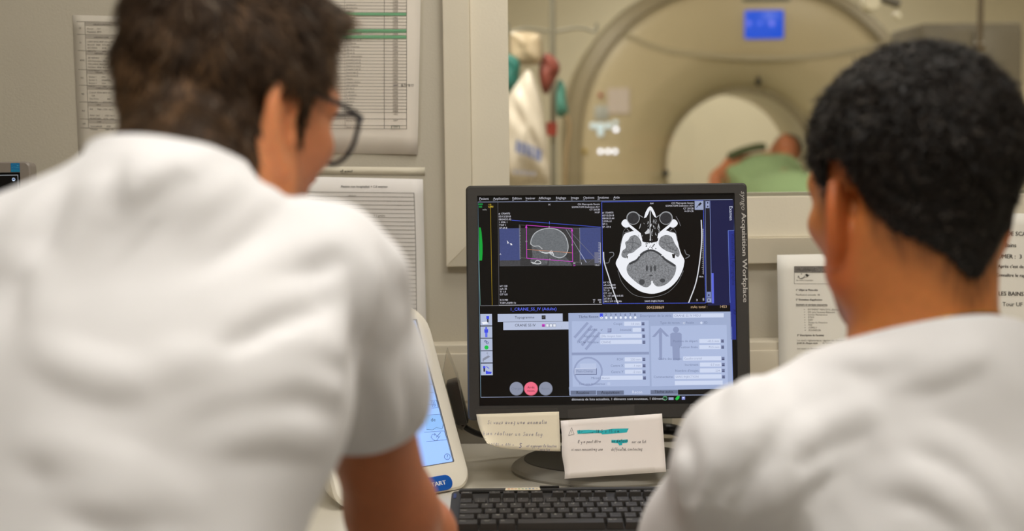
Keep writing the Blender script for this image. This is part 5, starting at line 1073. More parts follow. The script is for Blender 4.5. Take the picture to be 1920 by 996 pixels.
# ================================================================== people
def rotm(yaw_right, pitch_down, tilt=0.0):
    return np.array(Matrix.Rotation(-math.radians(yaw_right), 3, 'Z') @ Matrix.Rotation(-math.radians(pitch_down), 3, 'X') @ Matrix.Rotation(math.radians(tilt), 3, 'Y'))
def head_ops(f, H, R, neck_to, ear_out=0.45, ear_scale=1.0, neck_r=(0.054, 0.058), jaw=1.0, ears=True, occ=0.098, near=1, ear_dz=0.0, ear_k=0.010):
    W = lambda *p: H + R @ np.array(p, float)
    f.ell(W(0, 0.086 - occ, 0.042), (0.076, occ, 0.084), R, 0.01)                      # cranium
    f.ell(W(0, 0.030, 0.005), (0.068, 0.066, 0.095), R, 0.03)                       # face block
    f.ell(W(0, 0.034, -0.052), (0.054*jaw, 0.052, 0.050), R, 0.03)                  # lower face
    f.ell(W(0, 0.072, -0.092), (0.024, 0.020, 0.018), R, 0.03)                      # chin
    for s in (-1, 1):
        f.chain([W(s*0.060*jaw, 0.004, -0.030), W(s*0.057*jaw, 0.010, -0.062), W(s*0.022, 0.070, -0.094)], (0.013, 0.013, 0.014), 0.03)   # jaw line
        f.ell(W(s*0.050, 0.058, -0.014), (0.022, 0.024, 0.017), R, 0.025)           # cheekbone
        f.chain([W(s*0.012, 0.094, 0.030), W(s*0.038, 0.088, 0.034), W(s*0.056, 0.070, 0.026)], (0.009, 0.010, 0.009), 0.02)   # brow ridge
        f.ell(W(s*0.032, 0.103, 0.012), (0.017, 0.014, 0.012), R, 0.012, 's')       # eye socket
        f.ell(W(s*0.032, 0.0805, 0.012), (0.0125, 0.0125, 0.0125), R, 0.003)        # eyeball
        f.chain([W(s*0.018, 0.090, 0.013), W(s*0.032, 0.0945, 0.0185), W(s*0.047, 0.085, 0.013)], 0.0026, 0.004)   # upper lid
        f.chain([W(s*0.018, 0.090, 0.010), W(s*0.032, 0.0925, 0.0055), W(s*0.047, 0.085, 0.011)], 0.0022, 0.004)   # lower lid
        f.ell(W(s*0.0135, 0.107, -0.031), (0.0085, 0.011, 0.0085), R, 0.008)        # nostril wing
        f.ell(W(s*0.0085, 0.112, -0.041), (0.0035, 0.006, 0.004), R, 0.003, 's')
    f.chain([W(0, 0.094, 0.026), W(0, 0.107, 0.004), W(0, 0.121, -0.026)], (0.0075, 0.0085, 0.011), 0.012)         # nose
    f.chain([W(-0.022, 0.086, -0.0665), W(-0.008, 0.0965, -0.0615), W(0, 0.0965, -0.063), W(0.008, 0.0965, -0.0615), W(0.022, 0.086, -0.0665)], (0.003, 0.005, 0.005, 0.005, 0.003), 0.006)
    f.chain([W(-0.020, 0.086, -0.068), W(0, 0.0965, -0.073), W(0.020, 0.086, -0.068)], (0.003, 0.006, 0.003), 0.006)
    f.chain([W(-0.023, 0.093, -0.0672), W(0, 0.104, -0.0672), W(0.023, 0.093, -0.0672)], 0.0012, 0.002, 's')
    for s in (-1, 1) if ears else ():                                               # ears
        b = np.array([s*(ear_out if s == near else 0.08), -0.89, 0.0]); b /= np.linalg.norm(b); u = np.array([0, -0.16, 1.0]); u = u - b*(u @ b); u /= np.linalg.norm(u)
        n = np.cross(b, u) * (1 if s < 0 else -1); n = n if n[0]*s > 0 else -n; o = np.array([s*0.0725, 0.006, -0.014 + ear_dz]); es = ear_scale
        E = lambda a, c, h=0.0: H + R @ (o + (b*a + u*c + n*h) * es)
        RE = R @ np.stack([b, u, n], 1)
        f.chain([E(0.010, 0.022, -0.012), E(0.013, 0.0, -0.013), E(0.009, -0.020, -0.011)], 0.0055 * es, 0.006, 's')     # hollow behind the ear
        f.ell(E(0.012, 0.003, -0.002), np.array((0.0165, 0.030, 0.0050)) * es, RE, ear_k)
        f.ell(E(0.0135, 0.000, 0.007), np.array((0.0095, 0.017, 0.0065)) * es, RE, 0.004, 's')     # concha
        f.ell(E(0.0145, 0.019, 0.0065), np.array((0.009, 0.009, 0.005)) * es, RE, 0.004, 's')
        hx = catmull([(0.006, 0.004), (0.002, 0.018), (0.006, 0.029), (0.015, 0.0335), (0.0245, 0.029), (0.029, 0.016), (0.0285, 0.002), (0.024, -0.011), (0.017, -0.021), (0.010, -0.028), (0.004, -0.029)], 3)
        f.chain([E(a, c, 0.003) for a, c in hx], np.interp(np.linspace(0, 1, len(hx)), [0, 0.2, 0.6, 0.85, 1], [0.0032, 0.0042, 0.0042, 0.0048, 0.0055]) * es, 0.004)
        f.chain([E(0.014, 0.020, 0.002), E(0.0205, 0.010, 0.003), E(0.0195, -0.004, 0.003), E(0.013, -0.014, 0.003)], 0.0034 * es, 0.004)
        f.ell(E(0.007, -0.024, 0.001), np.array((0.008, 0.009, 0.0050)) * es, RE, 0.004)
        f.ell(E(0.0015, -0.004, 0.003), np.array((0.0045, 0.007, 0.005)) * es, RE, 0.005)
    # neck
    f.cap(W(0, -0.032, -0.030), neck_to, neck_r[0], neck_r[1], 0.03)
    for s in (-1, 1): f.cap(W(s*0.048, -0.020, -0.035), np.asarray(neck_to) + R @ np.array([s*0.02, 0.045, -0.03]), 0.014, 0.016, 0.03)
    f.cap(W(0, 0.035, -0.09), np.asarray(neck_to) + R @ np.array([0, 0.035, 0.0]), 0.028, 0.03, 0.04)
def hand_ops(f, wrist, fwd, right_side, spread=1.0):
    """hand resting palm down: wrist point, forward direction (horizontal)"""
    fwd = np.asarray(fwd, float); fwd = fwd / np.linalg.norm(fwd); rt = np.array([fwd[1], -fwd[0], 0]); up = np.array([0, 0, 1.0]); s = 1 if right_side else -1
    w = np.asarray(wrist, float); Q = lambda a, b, c: w + fwd*a + rt*b + up*c
    f.chain([w, Q(0.03, 0, -0.004)], (0.026, 0.028), 0.02)
    R = np.stack([rt, fwd, up], 1)
    f.ell(Q(0.055, 0, -0.006), (0.040, 0.050, 0.015), R, 0.02)
    for i, (x, L) in enumerate(((-0.029, 0.070), (-0.010, 0.080), (0.010, 0.074), (0.028, 0.058))):
        x *= s; sx = x * 0.35 * spread
        f.chain([Q(0.085, x, -0.004), Q(0.095 + L*0.42, x + sx*0.5, 0.004), Q(0.095 + L*0.78, x + sx*0.8, -0.005), Q(0.095 + L, x + sx, -0.013)], (0.0095, 0.0088, 0.0080, 0.0070), 0.006)
    f.chain([Q(0.025, -0.030*s, -0.006), Q(0.055, -0.052*s, -0.008), Q(0.080, -0.062*s, -0.010), Q(0.100, -0.066*s, -0.013)], (0.013, 0.0105, 0.0095, 0.008), 0.012)
def smooth01(a, b, x): t = np.clip((x - a) / (b - a), 0, 1); return t*t*(3 - 2*t)
M_skin = mat('skin', (0, 0, 0), 0.48, 0.05, 120, 0.12, 700, attr='Col', sss=0.35, spec=0.4)
M_cloth = mat('white_cotton', (228, 227, 229), 0.85, 0.012, 25, 0.05, 900, sheen=0.15)
M_trouser = mat('white_trouser_cotton', (222, 220, 216), 0.85, 0.02, 30)
M_hairA = mat('brown_hair', (0, 0, 0), 0.6, 0.1, 200, attr='Col', spec=0.16)
M_hairB = mat('black_hair', (0, 0, 0), 0.5, 0.1, 200, attr='Col', spec=0.3)
M_shoe = mat('white_clog', (210, 208, 202), 0.5)

def body_mesh(root, f, H, spans, skin, tint):
    xs, ys, zs = (axis_lines(sp) for sp in spans); F = f.grid(xs, ys, zs); V, Q = surface_nets(xs, ys, zs, F); V = relax(V, Q, 1, 0.3); V, Q = largest_piece(V, Q)
    C = np.tile(np.array([*lin(skin), 1.0]), (len(V), 1)); tint(V, C)
    return mesh_obj('body', V, Q, M_skin, root, True, C)
def folds(X, Y, Z, across, along, seed):
    """long soft drapery folds: quick variation across, slow along, fading in and out"""
    p = X*across[0] + Y*across[1] + Z*across[2]; q = X*along[0] + Y*along[1] + Z*along[2]; r = np.random.default_rng(seed)
    w1 = p*62 + 1.6*np.sin(q*9 + r.uniform(0, 6)) + 1.1*np.sin(q*17 + p*14 + r.uniform(0, 6)); w2 = p*118 + 2.2*np.sin(q*11 + r.uniform(0, 6))
    m1 = smooth01(-0.25, 0.7, vnoise(X, Y, Z, 13, seed)); m2 = smooth01(-0.1, 0.8, vnoise(X, Y, Z, 19, seed + 1))
    return 0.0017*(np.sin(w1)**3 + 0.35*np.sin(w1))*m1 + 0.0008*np.sin(w2)*m2 + 0.0008*vnoise(X, Y, Z, 22, seed + 2)
def cloth_mesh(name, root, f, lo, hi, step, cuts, m, thick=0.0022, noise=None):
    xs, ys, zs = (np.arange(lo[i], hi[i], step) for i in range(3)); F = f.grid(xs, ys, zs)
    if noise is not None: F = F + noise(xs[:, None, None], ys[None, :, None], zs[None, None, :]).astype(np.float32)
    V, Q = surface_nets(xs, ys, zs, F); V = relax(V, Q, 1, 0.35); V, Q = largest_piece(V, Q)
    o = mesh_obj(name, V, Q, m, None, True); bm = bmesh.new(); bm.from_mesh(o.data)
    for co, no, ctr, rad in cuts:
        co = Vector([float(v) for v in co]); no = Vector([float(v) for v in no]); ctr = Vector([float(v) for v in ctr])
        fs = [q for q in bm.faces if (q.calc_center_median() - ctr).length < rad]
        g = list({e for q in fs for e in q.edges} | {v for q in fs for v in q.verts} | set(fs))
        bmesh.ops.bisect_plane(bm, geom=g, plane_co=co, plane_no=no, clear_outer=True)
    # smooth the cut rims a little, keep the biggest island
    bm.verts.ensure_lookup_table(); bm.to_mesh(o.data); bm.free()
    sm = o.modifiers.new('solid', 'SOLIDIFY'); sm.thickness = thick; sm.offset = -1.0
    link_parent(o, root); return o
def hair_mesh(root, f, H, R, thick, m, colfn, step=0.0035, noise_amp=0.003, noise_sc=160, strands=6000, slen=0.022, swid=0.0016, flow=None, lift=0.35, seed=1, curl=0.0):
    xs, ys, zs = (np.arange(H[i] - 0.175, H[i] + 0.175, step) for i in range(3)); F = f.grid(xs, ys, zs)
    X, Y, Z = xs[:, None, None] - H[0], ys[None, :, None] - H[1], zs[None, None, :] - H[2]
    lx, ly, lz = (R[0, i]*X + R[1, i]*Y + R[2, i]*Z for i in range(3))
    T = thick(lx, ly, lz); nz_ = vnoise(lx, ly, lz, noise_sc, seed) * 0.6 + vnoise(lx, ly, lz, noise_sc*2.1, seed + 5) * 0.4
    F2 = F - T - noise_amp * nz_ * smooth01(0.0, 0.006, T)
    V, Q = surface_nets(xs, ys, zs, F2.astype(np.float32)); V = relax(V, Q, 1, 0.3)
    L = (V - H) @ R; tv = thick(L[:, 0], L[:, 1], L[:, 2]); keep = tv > 0.0002; V, Q = compact(V, Q, keep); L = (V - H) @ R; tv = tv[keep]
    r = np.random.default_rng(seed); nV = len(V)
    # normals
    n = np.zeros_like(V); a, b, c = V[Q[:, 0]], V[Q[:, 1]], V[Q[:, 2]]; fn = np.cross(b - a, c - a); ar = np.linalg.norm(fn, axis=1)
    for i in range(4): np.add.at(n, Q[:, i], fn)
    n /= np.linalg.norm(n, axis=1)[:, None] + 1e-12
    C = colfn(L, r.uniform(0, 1, nV) * 0.3); C[:, :3] *= 0.7; VV = [V]; CC = [C]; FF = [tuple(q) for q in Q.tolist()]; base = nV
    ok = tv[Q].min(1) > 0.0008; pr = ar * ok * np.clip(tv[Q].mean(1) / 0.003, 0.7, 1); pick = r.choice(len(Q), strands, p=pr / pr.sum())
    w4 = r.dirichlet(np.ones(4), strands); p0 = (V[Q[pick]] * w4[:, :, None]).sum(1); nn = n[Q[pick, 0]]; l0 = (p0 - H) @ R
    d = flow(l0, r) @ R.T; d -= nn * (d * nn).sum(1)[:, None]; d /= np.linalg.norm(d, axis=1)[:, None] + 1e-9
    side = np.cross(nn, d); tl = np.clip(thick(l0[:, 0], l0[:, 1], l0[:, 2]) / 0.009, 0.32, 1.0)
    Ls = slen * r.uniform(0.5, 1.25, strands) * tl; ws = swid * r.uniform(0.5, 1.2, strands); bend = r.normal(0, 0.25 + curl, strands)
    p = p0 + nn * 0.0004; segs = 4; cr = colfn(l0, r.uniform(0, 1, strands)); pts = []
    for k in range(segs + 1):
        t = k / segs; wk = ws * (1 - 0.75*t); tw = side * np.cos(0.6*k) [..., None] if False else side
        pts.append(p - tw * wk[:, None]); pts.append(p + tw * wk[:, None])
        ang = bend * (1 + curl*2); dd = d * np.cos(ang*(k))[:, None] + side * np.sin(ang*(k))[:, None] + nn * (lift * (1 - 1.1*t) * np.maximum(tl, 0.75))[:, None]
        p = p + dd * (Ls / segs)[:, None]
    S = np.stack(pts, 1).reshape(-1, 3); VV.append(S); CC.append(np.repeat(cr, 2*(segs+1), 0)); K = 2*(segs+1)
    i0 = base + np.arange(strands)*K
    for k in range(segs):
        q = np.stack([i0 + 2*k, i0 + 2*k + 1, i0 + 2*k + 3, i0 + 2*k + 2], 1); FF += [tuple(x) for x in q.tolist()]
    return mesh_obj('hair', np.concatenate(VV), FF, m, root, True, np.concatenate(CC))

# ------------------------------------------------------------------ the standing man, bent forward to the screen (left)
A = {}
A['H'] = P(410, 217, 1.165); A['R'] = rotm(31, 13, 0)
HA, RA = A['H'], A['R']
c7 = P(262, 322, 1.0); nkA = c7 + np.array([0.012, 0.035, -0.03])
shR = P(618, 528, 1.06); elR = P(735, 960, 1.22); haR = np.array([-0.075, 1.47, DZ + 0.035])
shL = np.array([-0.475, 1.00, 1.10]); elL = np.array([-0.56, 1.17, 0.90]); haL = np.array([-0.50, 1.42, DZ + 0.035])
ax = np.array([0.03, 0.60, 0.80]); ax /= np.linalg.norm(ax)                       # trunk axis, hips to shoulders
rtv = np.array([0.995, -0.09, 0.0]); rtv -= ax*(rtv @ ax); rtv /= np.linalg.norm(rtv); fr = np.cross(ax, rtv); RT = np.stack([rtv, -fr if fr[1] < 0 else fr, ax], 1)
axw = np.array([0.0, 0.36, 0.93]); RTw = np.stack([np.array([1.0, 0, 0]), np.cross(axw, [1.0, 0, 0]), axw], 1)
chA = np.array([-0.292, 0.985, 1.052]); waA = chA + np.array([0.006, -0.105, -0.212]); peA = np.array([-0.31, 0.76, 0.80])
fA = Field()
def torso(f, g, k=0.05):
    f.ell(chA, (0.172 + g, 0.105 + g, 0.155 + g), RT, k); f.ell(waA, (0.148 + g, 0.102 + g, 0.19 + g), RTw, k); f.ell(peA, (0.16 + g, 0.12 + g, 0.13 + g), None, k)
torso(fA, -0.03)
fA.cap(nkA - np.array([0, 0, .012]), shR, 0.040, 0.038, 0.04); fA.cap(nkA - np.array([0, 0, .012]), shL, 0.040, 0.038, 0.04)
for sh, el, ha, rs in ((shR, elR, haR, True), (shL, elL, haL, False)):
    fA.ell(sh, (0.044, 0.044, 0.048), None, 0.03); mid = sh*0.55 + el*0.45
    fA.cap(sh, mid, 0.038, 0.040, 0.03); fA.cap(mid, el, 0.040, 0.037, 0.03); m2 = el*0.65 + ha*0.35; fA.cap(el, m2, 0.0375, 0.039, 0.03); fA.cap(m2, ha, 0.039, 0.025, 0.02)
    dirv = (ha - el) * np.array([1, 1, 0]); hand_ops(fA, ha + np.array([0, 0, -0.012]), dirv, rs)
for s in (-1, 1):
    hip = peA + np.array([s*0.09, 0.0, -0.04]); kn = np.array([peA[0] + s*0.13, 0.92, 0.44]); an = np.array([peA[0] + s*0.14, 0.72, 0.08])
    fA.cap(hip, kn, 0.075, 0.05, 0.04); fA.cap(kn, an, 0.048, 0.034, 0.03); fA.cap(an, an + np.array([s*0.02, 0.15, -0.035]), 0.035, 0.028, 0.02)
head_ops(fA, HA, RA, nkA, neck_r=(0.052, 0.053), occ=0.086, ear_out=0.16, ear_scale=1.14, ear_k=0.006)
manA = tag(empty('person', (peA[0], peA[1], 0.0)), 'man in a short sleeved white tunic with brown hair, leaning in from the left', 'person', )
def tintA(V, C):
    L = (V - HA) @ RA; x, y, z = np.abs(L[:, 0]), L[:, 1], L[:, 2]; hd = smooth01(-0.2, -0.1, z) * (np.linalg.norm(L, axis=1) < 0.22)
    ear = hd * smooth01(0.066, 0.080, x) * (y < 0.02) * (y > -0.06); C[:, :3] += ear[:, None] * (np.array(lin((240, 158, 104))) - C[:, :3]) * 0.55  # ear redness, with the light on the ear put into the tint
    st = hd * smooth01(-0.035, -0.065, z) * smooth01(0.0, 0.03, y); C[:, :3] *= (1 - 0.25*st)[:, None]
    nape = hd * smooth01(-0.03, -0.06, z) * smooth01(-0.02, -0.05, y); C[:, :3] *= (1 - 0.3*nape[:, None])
    br = hd * np.exp(-((z - 0.0375 + 0.12*np.clip(x - 0.045, 0, 1))/0.0055)**2) * smooth01(0.012, 0.018, x) * smooth01(0.060, 0.054, x) * (y > 0.055); C[:, :3] += br[:, None] * (np.array(lin((58, 38, 28))) - C[:, :3]) * 0.9
    arm = smooth01(1.08, 1.0, V[:, 2]); C[:, :3] *= (1 - arm[:, None]*np.array([0.22, 0.30, 0.36]))  # shade on the arms put into the skin colour
    lip = hd * np.exp(-((z + 0.067)/0.007)**2) * smooth01(0.024, 0.018, x) * (y > 0.085); C[:, :3] += lip[:, None] * (np.array(lin((168, 88, 76))) - C[:, :3]) * 0.7
def fine(H, d=0.0025): return [[(H[0]-0.13, H[0]+0.13, d)], [(H[1]-0.15, H[1]+0.16, d)], [(H[2]-0.14, H[2]+0.15, d)]]
spA = fine(HA); spA[0] += [(-0.75, 0.05, 0.010), (haR[0]-0.09, haR[0]+0.09, 0.005)]; spA[1] += [(0.42, 1.72, 0.011), (1.40, 1.70, 0.006)]; spA[2] += [(-0.02, 1.42, 0.012), (DZ - 0.01, DZ + 0.08, 0.005)]
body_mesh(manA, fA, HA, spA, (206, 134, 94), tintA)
# tunic
tA = Field(); torso(tA, 0.006, 0.06)
tA.ell(peA + np.array([0, 0.0, -0.03]), (0.178, 0.142, 0.12), None, 0.06)
tA.cap(nkA + np.array([-0.01, -0.02, -0.016]), shR + np.array([-0.016, 0, 0.010]), 0.054, 0.050, 0.05); tA.cap(nkA + np.array([-0.01, -0.02, -0.016]), shL + np.array([0, 0, 0.008]), 0.054, 0.058, 0.05)
def sleeve(f, sh, el, t, r0, r1, k=0.035):
    mid = sh + (el - sh)*t*0.5; end = sh + (el - sh)*(t + 0.12); f.cap(sh, mid, r0, (r0+r1)/2, k); f.cap(mid, end, (r0+r1)/2, r1, k)
sleeve(tA, shR, elR, 0.68, 0.055, 0.054); sleeve(tA, shL, elL, 0.68, 0.060, 0.053)
def add_creases(f, lst):
    """folds in the cloth: photo pixels are found back on the cloth, a rounded valley is carved there and a soft ridge raised beside it"""
    res = []
    for pts, depth in lst:
        depth *= 0.8
        pts = catmull(np.array(pts, float), 3); base = [f.hit(x, y) for x, y in pts]; n = []
        for p in base:
            e = 0.004; g = np.array([f.at(p + np.eye(3)[i]*e) - f.at(p - np.eye(3)[i]*e) for i in range(3)]); n.append(g / (np.linalg.norm(g) + 1e-9))
        base = np.array(base); n = np.array(n); t = np.gradient(base, axis=0); t /= np.linalg.norm(t, axis=1)[:, None] + 1e-9; sd = np.cross(n, t)
        sd = np.where((sd[:, 2:3] < 0), -sd, sd); fade = np.sin(np.linspace(0.0, 1.0, len(base))*math.pi)[:, None]**0.8; r = 0.0055 + depth*0.4
        res.append((base + n*(r + 0.0022 - depth*fade), r, 0.009, 's')); res.append((base + sd*(r*2.1) - n*(r*1.8 + 0.0040 - depth*0.55*fade), r*1.8, 0.016, 'u'))
    for pts, r, k, mode in res: f.chain(pts, r, k, mode)
# collar band standing up around the neck
nz0 = nkA; nTop = HA + RA @ np.array([0, -0.032, -0.03]); hdir = nTop - nz0; hdir /= np.linalg.norm(hdir)
tA.cap(nz0 - hdir*0.02 + np.array([-0.004, -0.006, 0]), nTop + np.array([-0.008, -0.012, 0]), 0.064, 0.067, 0.016)
add_creases(tA, [
    ([(430, 318), (350, 365), (270, 430), (215, 500)], 0.0065), ([(520, 338), (450, 385), (395, 430)], 0.006), ([(560, 352), (480, 420), (420, 480)], 0.003), ([(330, 345), (250, 400), (180, 480)], 0.003),
    ([(682, 450), (668, 540), (655, 640), (640, 760)], 0.008), ([(715, 470), (722, 540), (705, 620)], 0.007), ([(745, 500), (758, 580), (742, 680)], 0.003),
    ([(440, 585), (530, 530), (620, 492)], 0.006), ([(300, 740), (450, 716), (560, 692), (632, 704)], 0.0075), ([(380, 790), (480, 770), (560, 750), (622, 770)], 0.005), ([(430, 650), (510, 605), (600, 575)], 0.0045),
    ([(40, 870), (180, 920), (330, 985)], 0.007), ([(120, 960), (200, 975), (260, 994)], 0.005), ([(110, 380), (60, 480), (25, 620)], 0.006), ([(225, 300), (205, 400), (160, 520)], 0.0035), ([(60, 700), (160, 740), (260, 760)], 0.003), ([(420, 860), (520, 850), (600, 870)], 0.004), ([(690, 720), (705, 770), (700, 815)], 0.004), ([(755, 700), (765, 750), (760, 800)], 0.003)])
dA = (elR - shR) / np.linalg.norm(elR - shR); dAl = (elL - shL) / np.linalg.norm(elL - shL)
hemR = shR + (elR - shR)*0.52; hemL = shL + (elL - shL)*0.70; colr = P(250, 243, 0.985)
cutsA = [(hemR, dA + np.array([0.0, -0.1, 0.0]), hemR, 0.12), (hemL, dAl, hemL, 0.12), (colr, (0.12, 0.24, 1.0), nz0 + hdir*0.06, 0.19), (peA + np.array([0, 0, -0.10]), (0, 0, -1), peA + np.array([0, 0, -0.13]), 0.30)]
cloth_mesh('tunic', manA, tA, (-0.72, 0.42, 0.64), (0.06, 1.32, 1.40), 0.0055, cutsA, M_cloth, noise=lambda X, Y, Z: folds(X, Y, Z, (0.80, 0.15, -0.55), (-0.5, 0.2, -0.8), 3))
# trousers and clogs
def trousers(root, pe, legs, lo, hi, step=0.013):
    f = Field(); f.ell(pe + np.array([0, 0, 0.0]), (0.165, 0.13, 0.13), None, 0.05)
    for hip, kn, an in legs: f.cap(hip, kn, 0.092, 0.072, 0.05); f.cap(kn, an, 0.072, 0.062, 0.05)
    cuts = [(an, an - kn, an, 0.12) for hip, kn, an in legs]
    return cloth_mesh('trousers', root, f, lo, hi, step, cuts, M_trouser)
def clogs(root, legs, fw):
    for hip, kn, an in legs:
        f = Field(); h = np.array([an[0], an[1], 0.04]); f.cap(h - fw*0.04, h + fw*0.17, 0.040, 0.034, 0.03); f.cap(h + fw*0.09 + np.array([0, 0, 0.012]), h + fw*0.15 + np.array([0, 0, 0.004]), 0.042, 0.036, 0.03)
        lo = h - 0.26; hi = h + 0.26; lo[2] = 0.0; hi[2] = 0.13; xs, ys, zs = (np.arange(lo[i], hi[i], 0.009) for i in range(3)); F = f.grid(xs, ys, zs); F[:, :, 0] = 0.5
        V, Q = surface_nets(xs, ys, zs, F); mesh_obj('shoe', V, Q, M_shoe, root, True)
legsA = [(peA + np.array([s*0.09, 0.0, -0.04]), np.array([peA[0] + s*0.13, 0.92, 0.44]), np.array([peA[0] + s*0.14, 0.72, 0.09])) for s in (-1, 1)]
trousers(manA, peA - np.array([0, 0, 0.03]), legsA, (-0.62, 0.48, 0.0), (0.02, 1.12, 0.99)); clogs(manA, legsA, np.array([0, 1.0, 0]))
# hair
def thickA(x, y, z):
    ax_ = np.abs(x)
    yb = np.interp(z, [-0.05, -0.02, 0.015, 0.035, 0.06, 0.085, 0.105, 0.13], [0.020, 0.026, 0.032, 0.040, 0.052, 0.072, 0.105, 0.2])
    zl = np.interp(y, [-0.14, -0.075, -0.05, -0.033, -0.024, 0.010, 0.016, 0.06], [-0.110, -0.104, -0.088, -0.052, 0.018, 0.018, -0.030, -0.024])
    s = np.minimum(yb - y, z - zl) ; m_ = smooth01(-0.002, 0.010, s)
    T = 0.0035 + 0.005*smooth01(-0.03, 0.04, z) + 0.012*smooth01(0.06, 0.13, z) + 0.010*smooth01(0.05, 0.09, y)*smooth01(0.07, 0.10, z) - 0.001*smooth01(-0.04, -0.09, y)*smooth01(-0.06, 0.0, z)
    T = np.where((y > 0.008) & (z < 0.035), np.minimum(T, 0.0035), T)
    return -0.004 + (T + 0.004)*m_
def colA(L, u):
    dark = np.array(lin((40, 29, 20))); mid_ = np.array(lin((112, 84, 58))); grey = np.array(lin((140, 128, 114)))
    g = smooth01(0.02, 0.06, L[:, 1]) * 0.25 + 0.05; cl = np.clip(0.5 + 0.55*vnoise(L[:, 0], L[:, 1], L[:, 2]*0.5, 130, 21), 0, 1); c = dark + (mid_ - dark)*((u*0.45 + 0.55*u*cl**2*1.6)**1.5)[:, None]; pick = (((u*7919.0) % 1.0) < g) & (u > 0.4)
    c = np.where(pick[:, None], c*0.55 + grey*0.45, c); return np.concatenate([c, np.ones((len(c), 1))], 1)
def flowA(l, r): 
    d = l - np.array([0.01, -0.055, 0.125]); d = d / (np.linalg.norm(d, axis=1)[:, None] + 1e-6); d[:, 2] -= 0.5*smooth01(0.1, 0.0, l[:, 2]); d[:, 1] += 0.5*smooth01(0.05, 0.09, l[:, 2])
    return d + r.normal(0, 0.15, d.shape)
fHA = Field(); head_ops(fHA, HA, RA, nkA, neck_r=(0.052, 0.053), occ=0.086, ears=False)
hair_mesh(manA, fHA, HA, RA, thickA, M_hairA, colA, strands=30000, slen=0.028, swid=0.0012, flow=flowA, noise_amp=0.003, noise_sc=110, lift=0.20, seed=3)
# spectacles
M_specs = mat('specs_frame', (30, 28, 40), 0.3); gl_ = tag(empty('eyeglasses', HA + RA @ np.array([0, 0.11, 0.012])), 'dark framed eyeglasses worn by the man leaning in', 'glasses')
WA = lambda *p: HA + RA @ np.array(p, float)
for s in (-1, 1):
    ol = [(0.0115, 0.012), (0.018, 0.0215), (0.040, 0.024), (0.058, 0.022), (0.0615, 0.012), (0.056, -0.008), (0.042, -0.020), (0.026, -0.019), (0.015, -0.008)]
    cur = catmull(ol, 5, True); yy = lambda x: 0.116 - 0.10*np.clip(x - 0.02, 0, 1)**1.3*2.2
    pts = [WA(s*x, yy(x), z + 0.003) for x, z in cur]; rim = tube('rim', pts, 0.0022, M_specs, gl_, 8, True)
    mesh_obj('lens', pts + [np.mean(pts, 0)], [(i, (i+1) % len(pts), len(pts)) for i in range(len(pts))], clear_mat('lens_clear', (250, 251, 251), 0.05, 0.02, 0.15), gl_, True)
    tube('temple', catmull([WA(s*0.062, yy(0.0615), 0.020), WA(s*0.073, 0.098, 0.0215), WA(s*0.078, 0.06, 0.024), WA(s*0.080, 0.02, 0.024), WA(s*0.079, 0.000, 0.022), WA(s*0.076, -0.016, 0.012), WA(s*0.0735, -0.026, -0.002)], 5), 0.0024, M_specs, gl_, 8)
tube('bridge', catmull([WA(-0.013, 0.1165, 0.014), WA(0, 0.120, 0.0165), WA(0.013, 0.1165, 0.014)], 5), 0.0022, M_specs, gl_, 8)

# ------------------------------------------------------------------ the seated man (right)
HB = P(1712, 378, 1.25); RB_ = rotm(-16, 9, 0)
nkB = P(1738, 600, 1.215) + np.array([0, 0, -0.02]); bR = np.array([0.92, 0.39, 0.0]); bF = np.array([-0.39, 0.92, 0.0])
axB = np.array([-0.05, 0.16, 1.0]); axB /= np.linalg.norm(axB); RTB = np.stack([bR, np.cross(axB, bR), axB], 1)
sLB = P(1405, 872, 1.16); sRB = nkB + bR*0.20 + np.array([0, 0, -0.095])
chB = nkB - bF*0.035 + np.array([0.015, 0, -0.19]); waB = chB + np.array([0.03, -0.05, -0.24]); peB = np.array([waB[0] + 0.02, 0.98, 0.555])
eLB = np.array([0.168, 1.33, 0.765]); hLB = np.array([0.225, 1.485, DZ + 0.035]); eRB = np.array([0.70, 1.37, 0.765]); hRB = np.array([0.60, 1.58, DZ + 0.035])
fB = Field()
def torsoB(f, g, k=0.05):
    f.ell(chB, (0.168 + g, 0.108 + g, 0.165 + g), RTB, k); f.ell(waB, (0.148 + g, 0.108 + g, 0.20 + g), RTB, k); f.ell(peB, (0.165 + g, 0.13 + g, 0.12 + g), RTB, k)
torsoB(fB, -0.03); fB.cap(nkB - np.array([0, 0, .012]), sLB, 0.042, 0.038, 0.04); fB.cap(nkB - np.array([0, 0, .012]), sRB, 0.042, 0.038, 0.04)
for sh, el, ha, rs in ((sLB, eLB, hLB, False), (sRB, eRB, hRB, True)):
    fB.ell(sh, (0.044, 0.044, 0.048), None, 0.03); fB.cap(sh, el, 0.040, 0.037, 0.03); m2 = el*0.65 + ha*0.35; fB.cap(el, m2, 0.038, 0.038, 0.03); fB.cap(m2, ha, 0.038, 0.025, 0.02)
    hand_ops(fB, ha + np.array([0, 0, -0.012]), (ha - el) * np.array([1, 1, 0]), rs)
legsB = []
for s in (-1, 1):
    hip = peB + bR*s*0.09 + np.array([0, 0, -0.03]); kn = hip + bF*0.40 + bR*s*0.05 + np.array([0, 0, -0.02]); kn[2] = 0.515; an = np.array([kn[0], kn[1] - 0.03, 0.09]); legsB.append((hip, kn, an))
    fB.cap(hip, kn, 0.078, 0.052, 0.04); fB.cap(kn, an, 0.05, 0.034, 0.03); fB.cap(an, an + bF*0.14 + np.array([0, 0, -0.04]), 0.034, 0.028, 0.02)
head_ops(fB, HB, RB_, nkB, ear_out=0.66, ear_scale=1.12, neck_r=(0.055, 0.060), jaw=1.12, near=-1, ear_dz=-0.007, ear_k=0.004)
manB = tag(empty('person', (peB[0], peB[1], 0)), 'seated man with short black hair and white top, on the right', 'person')
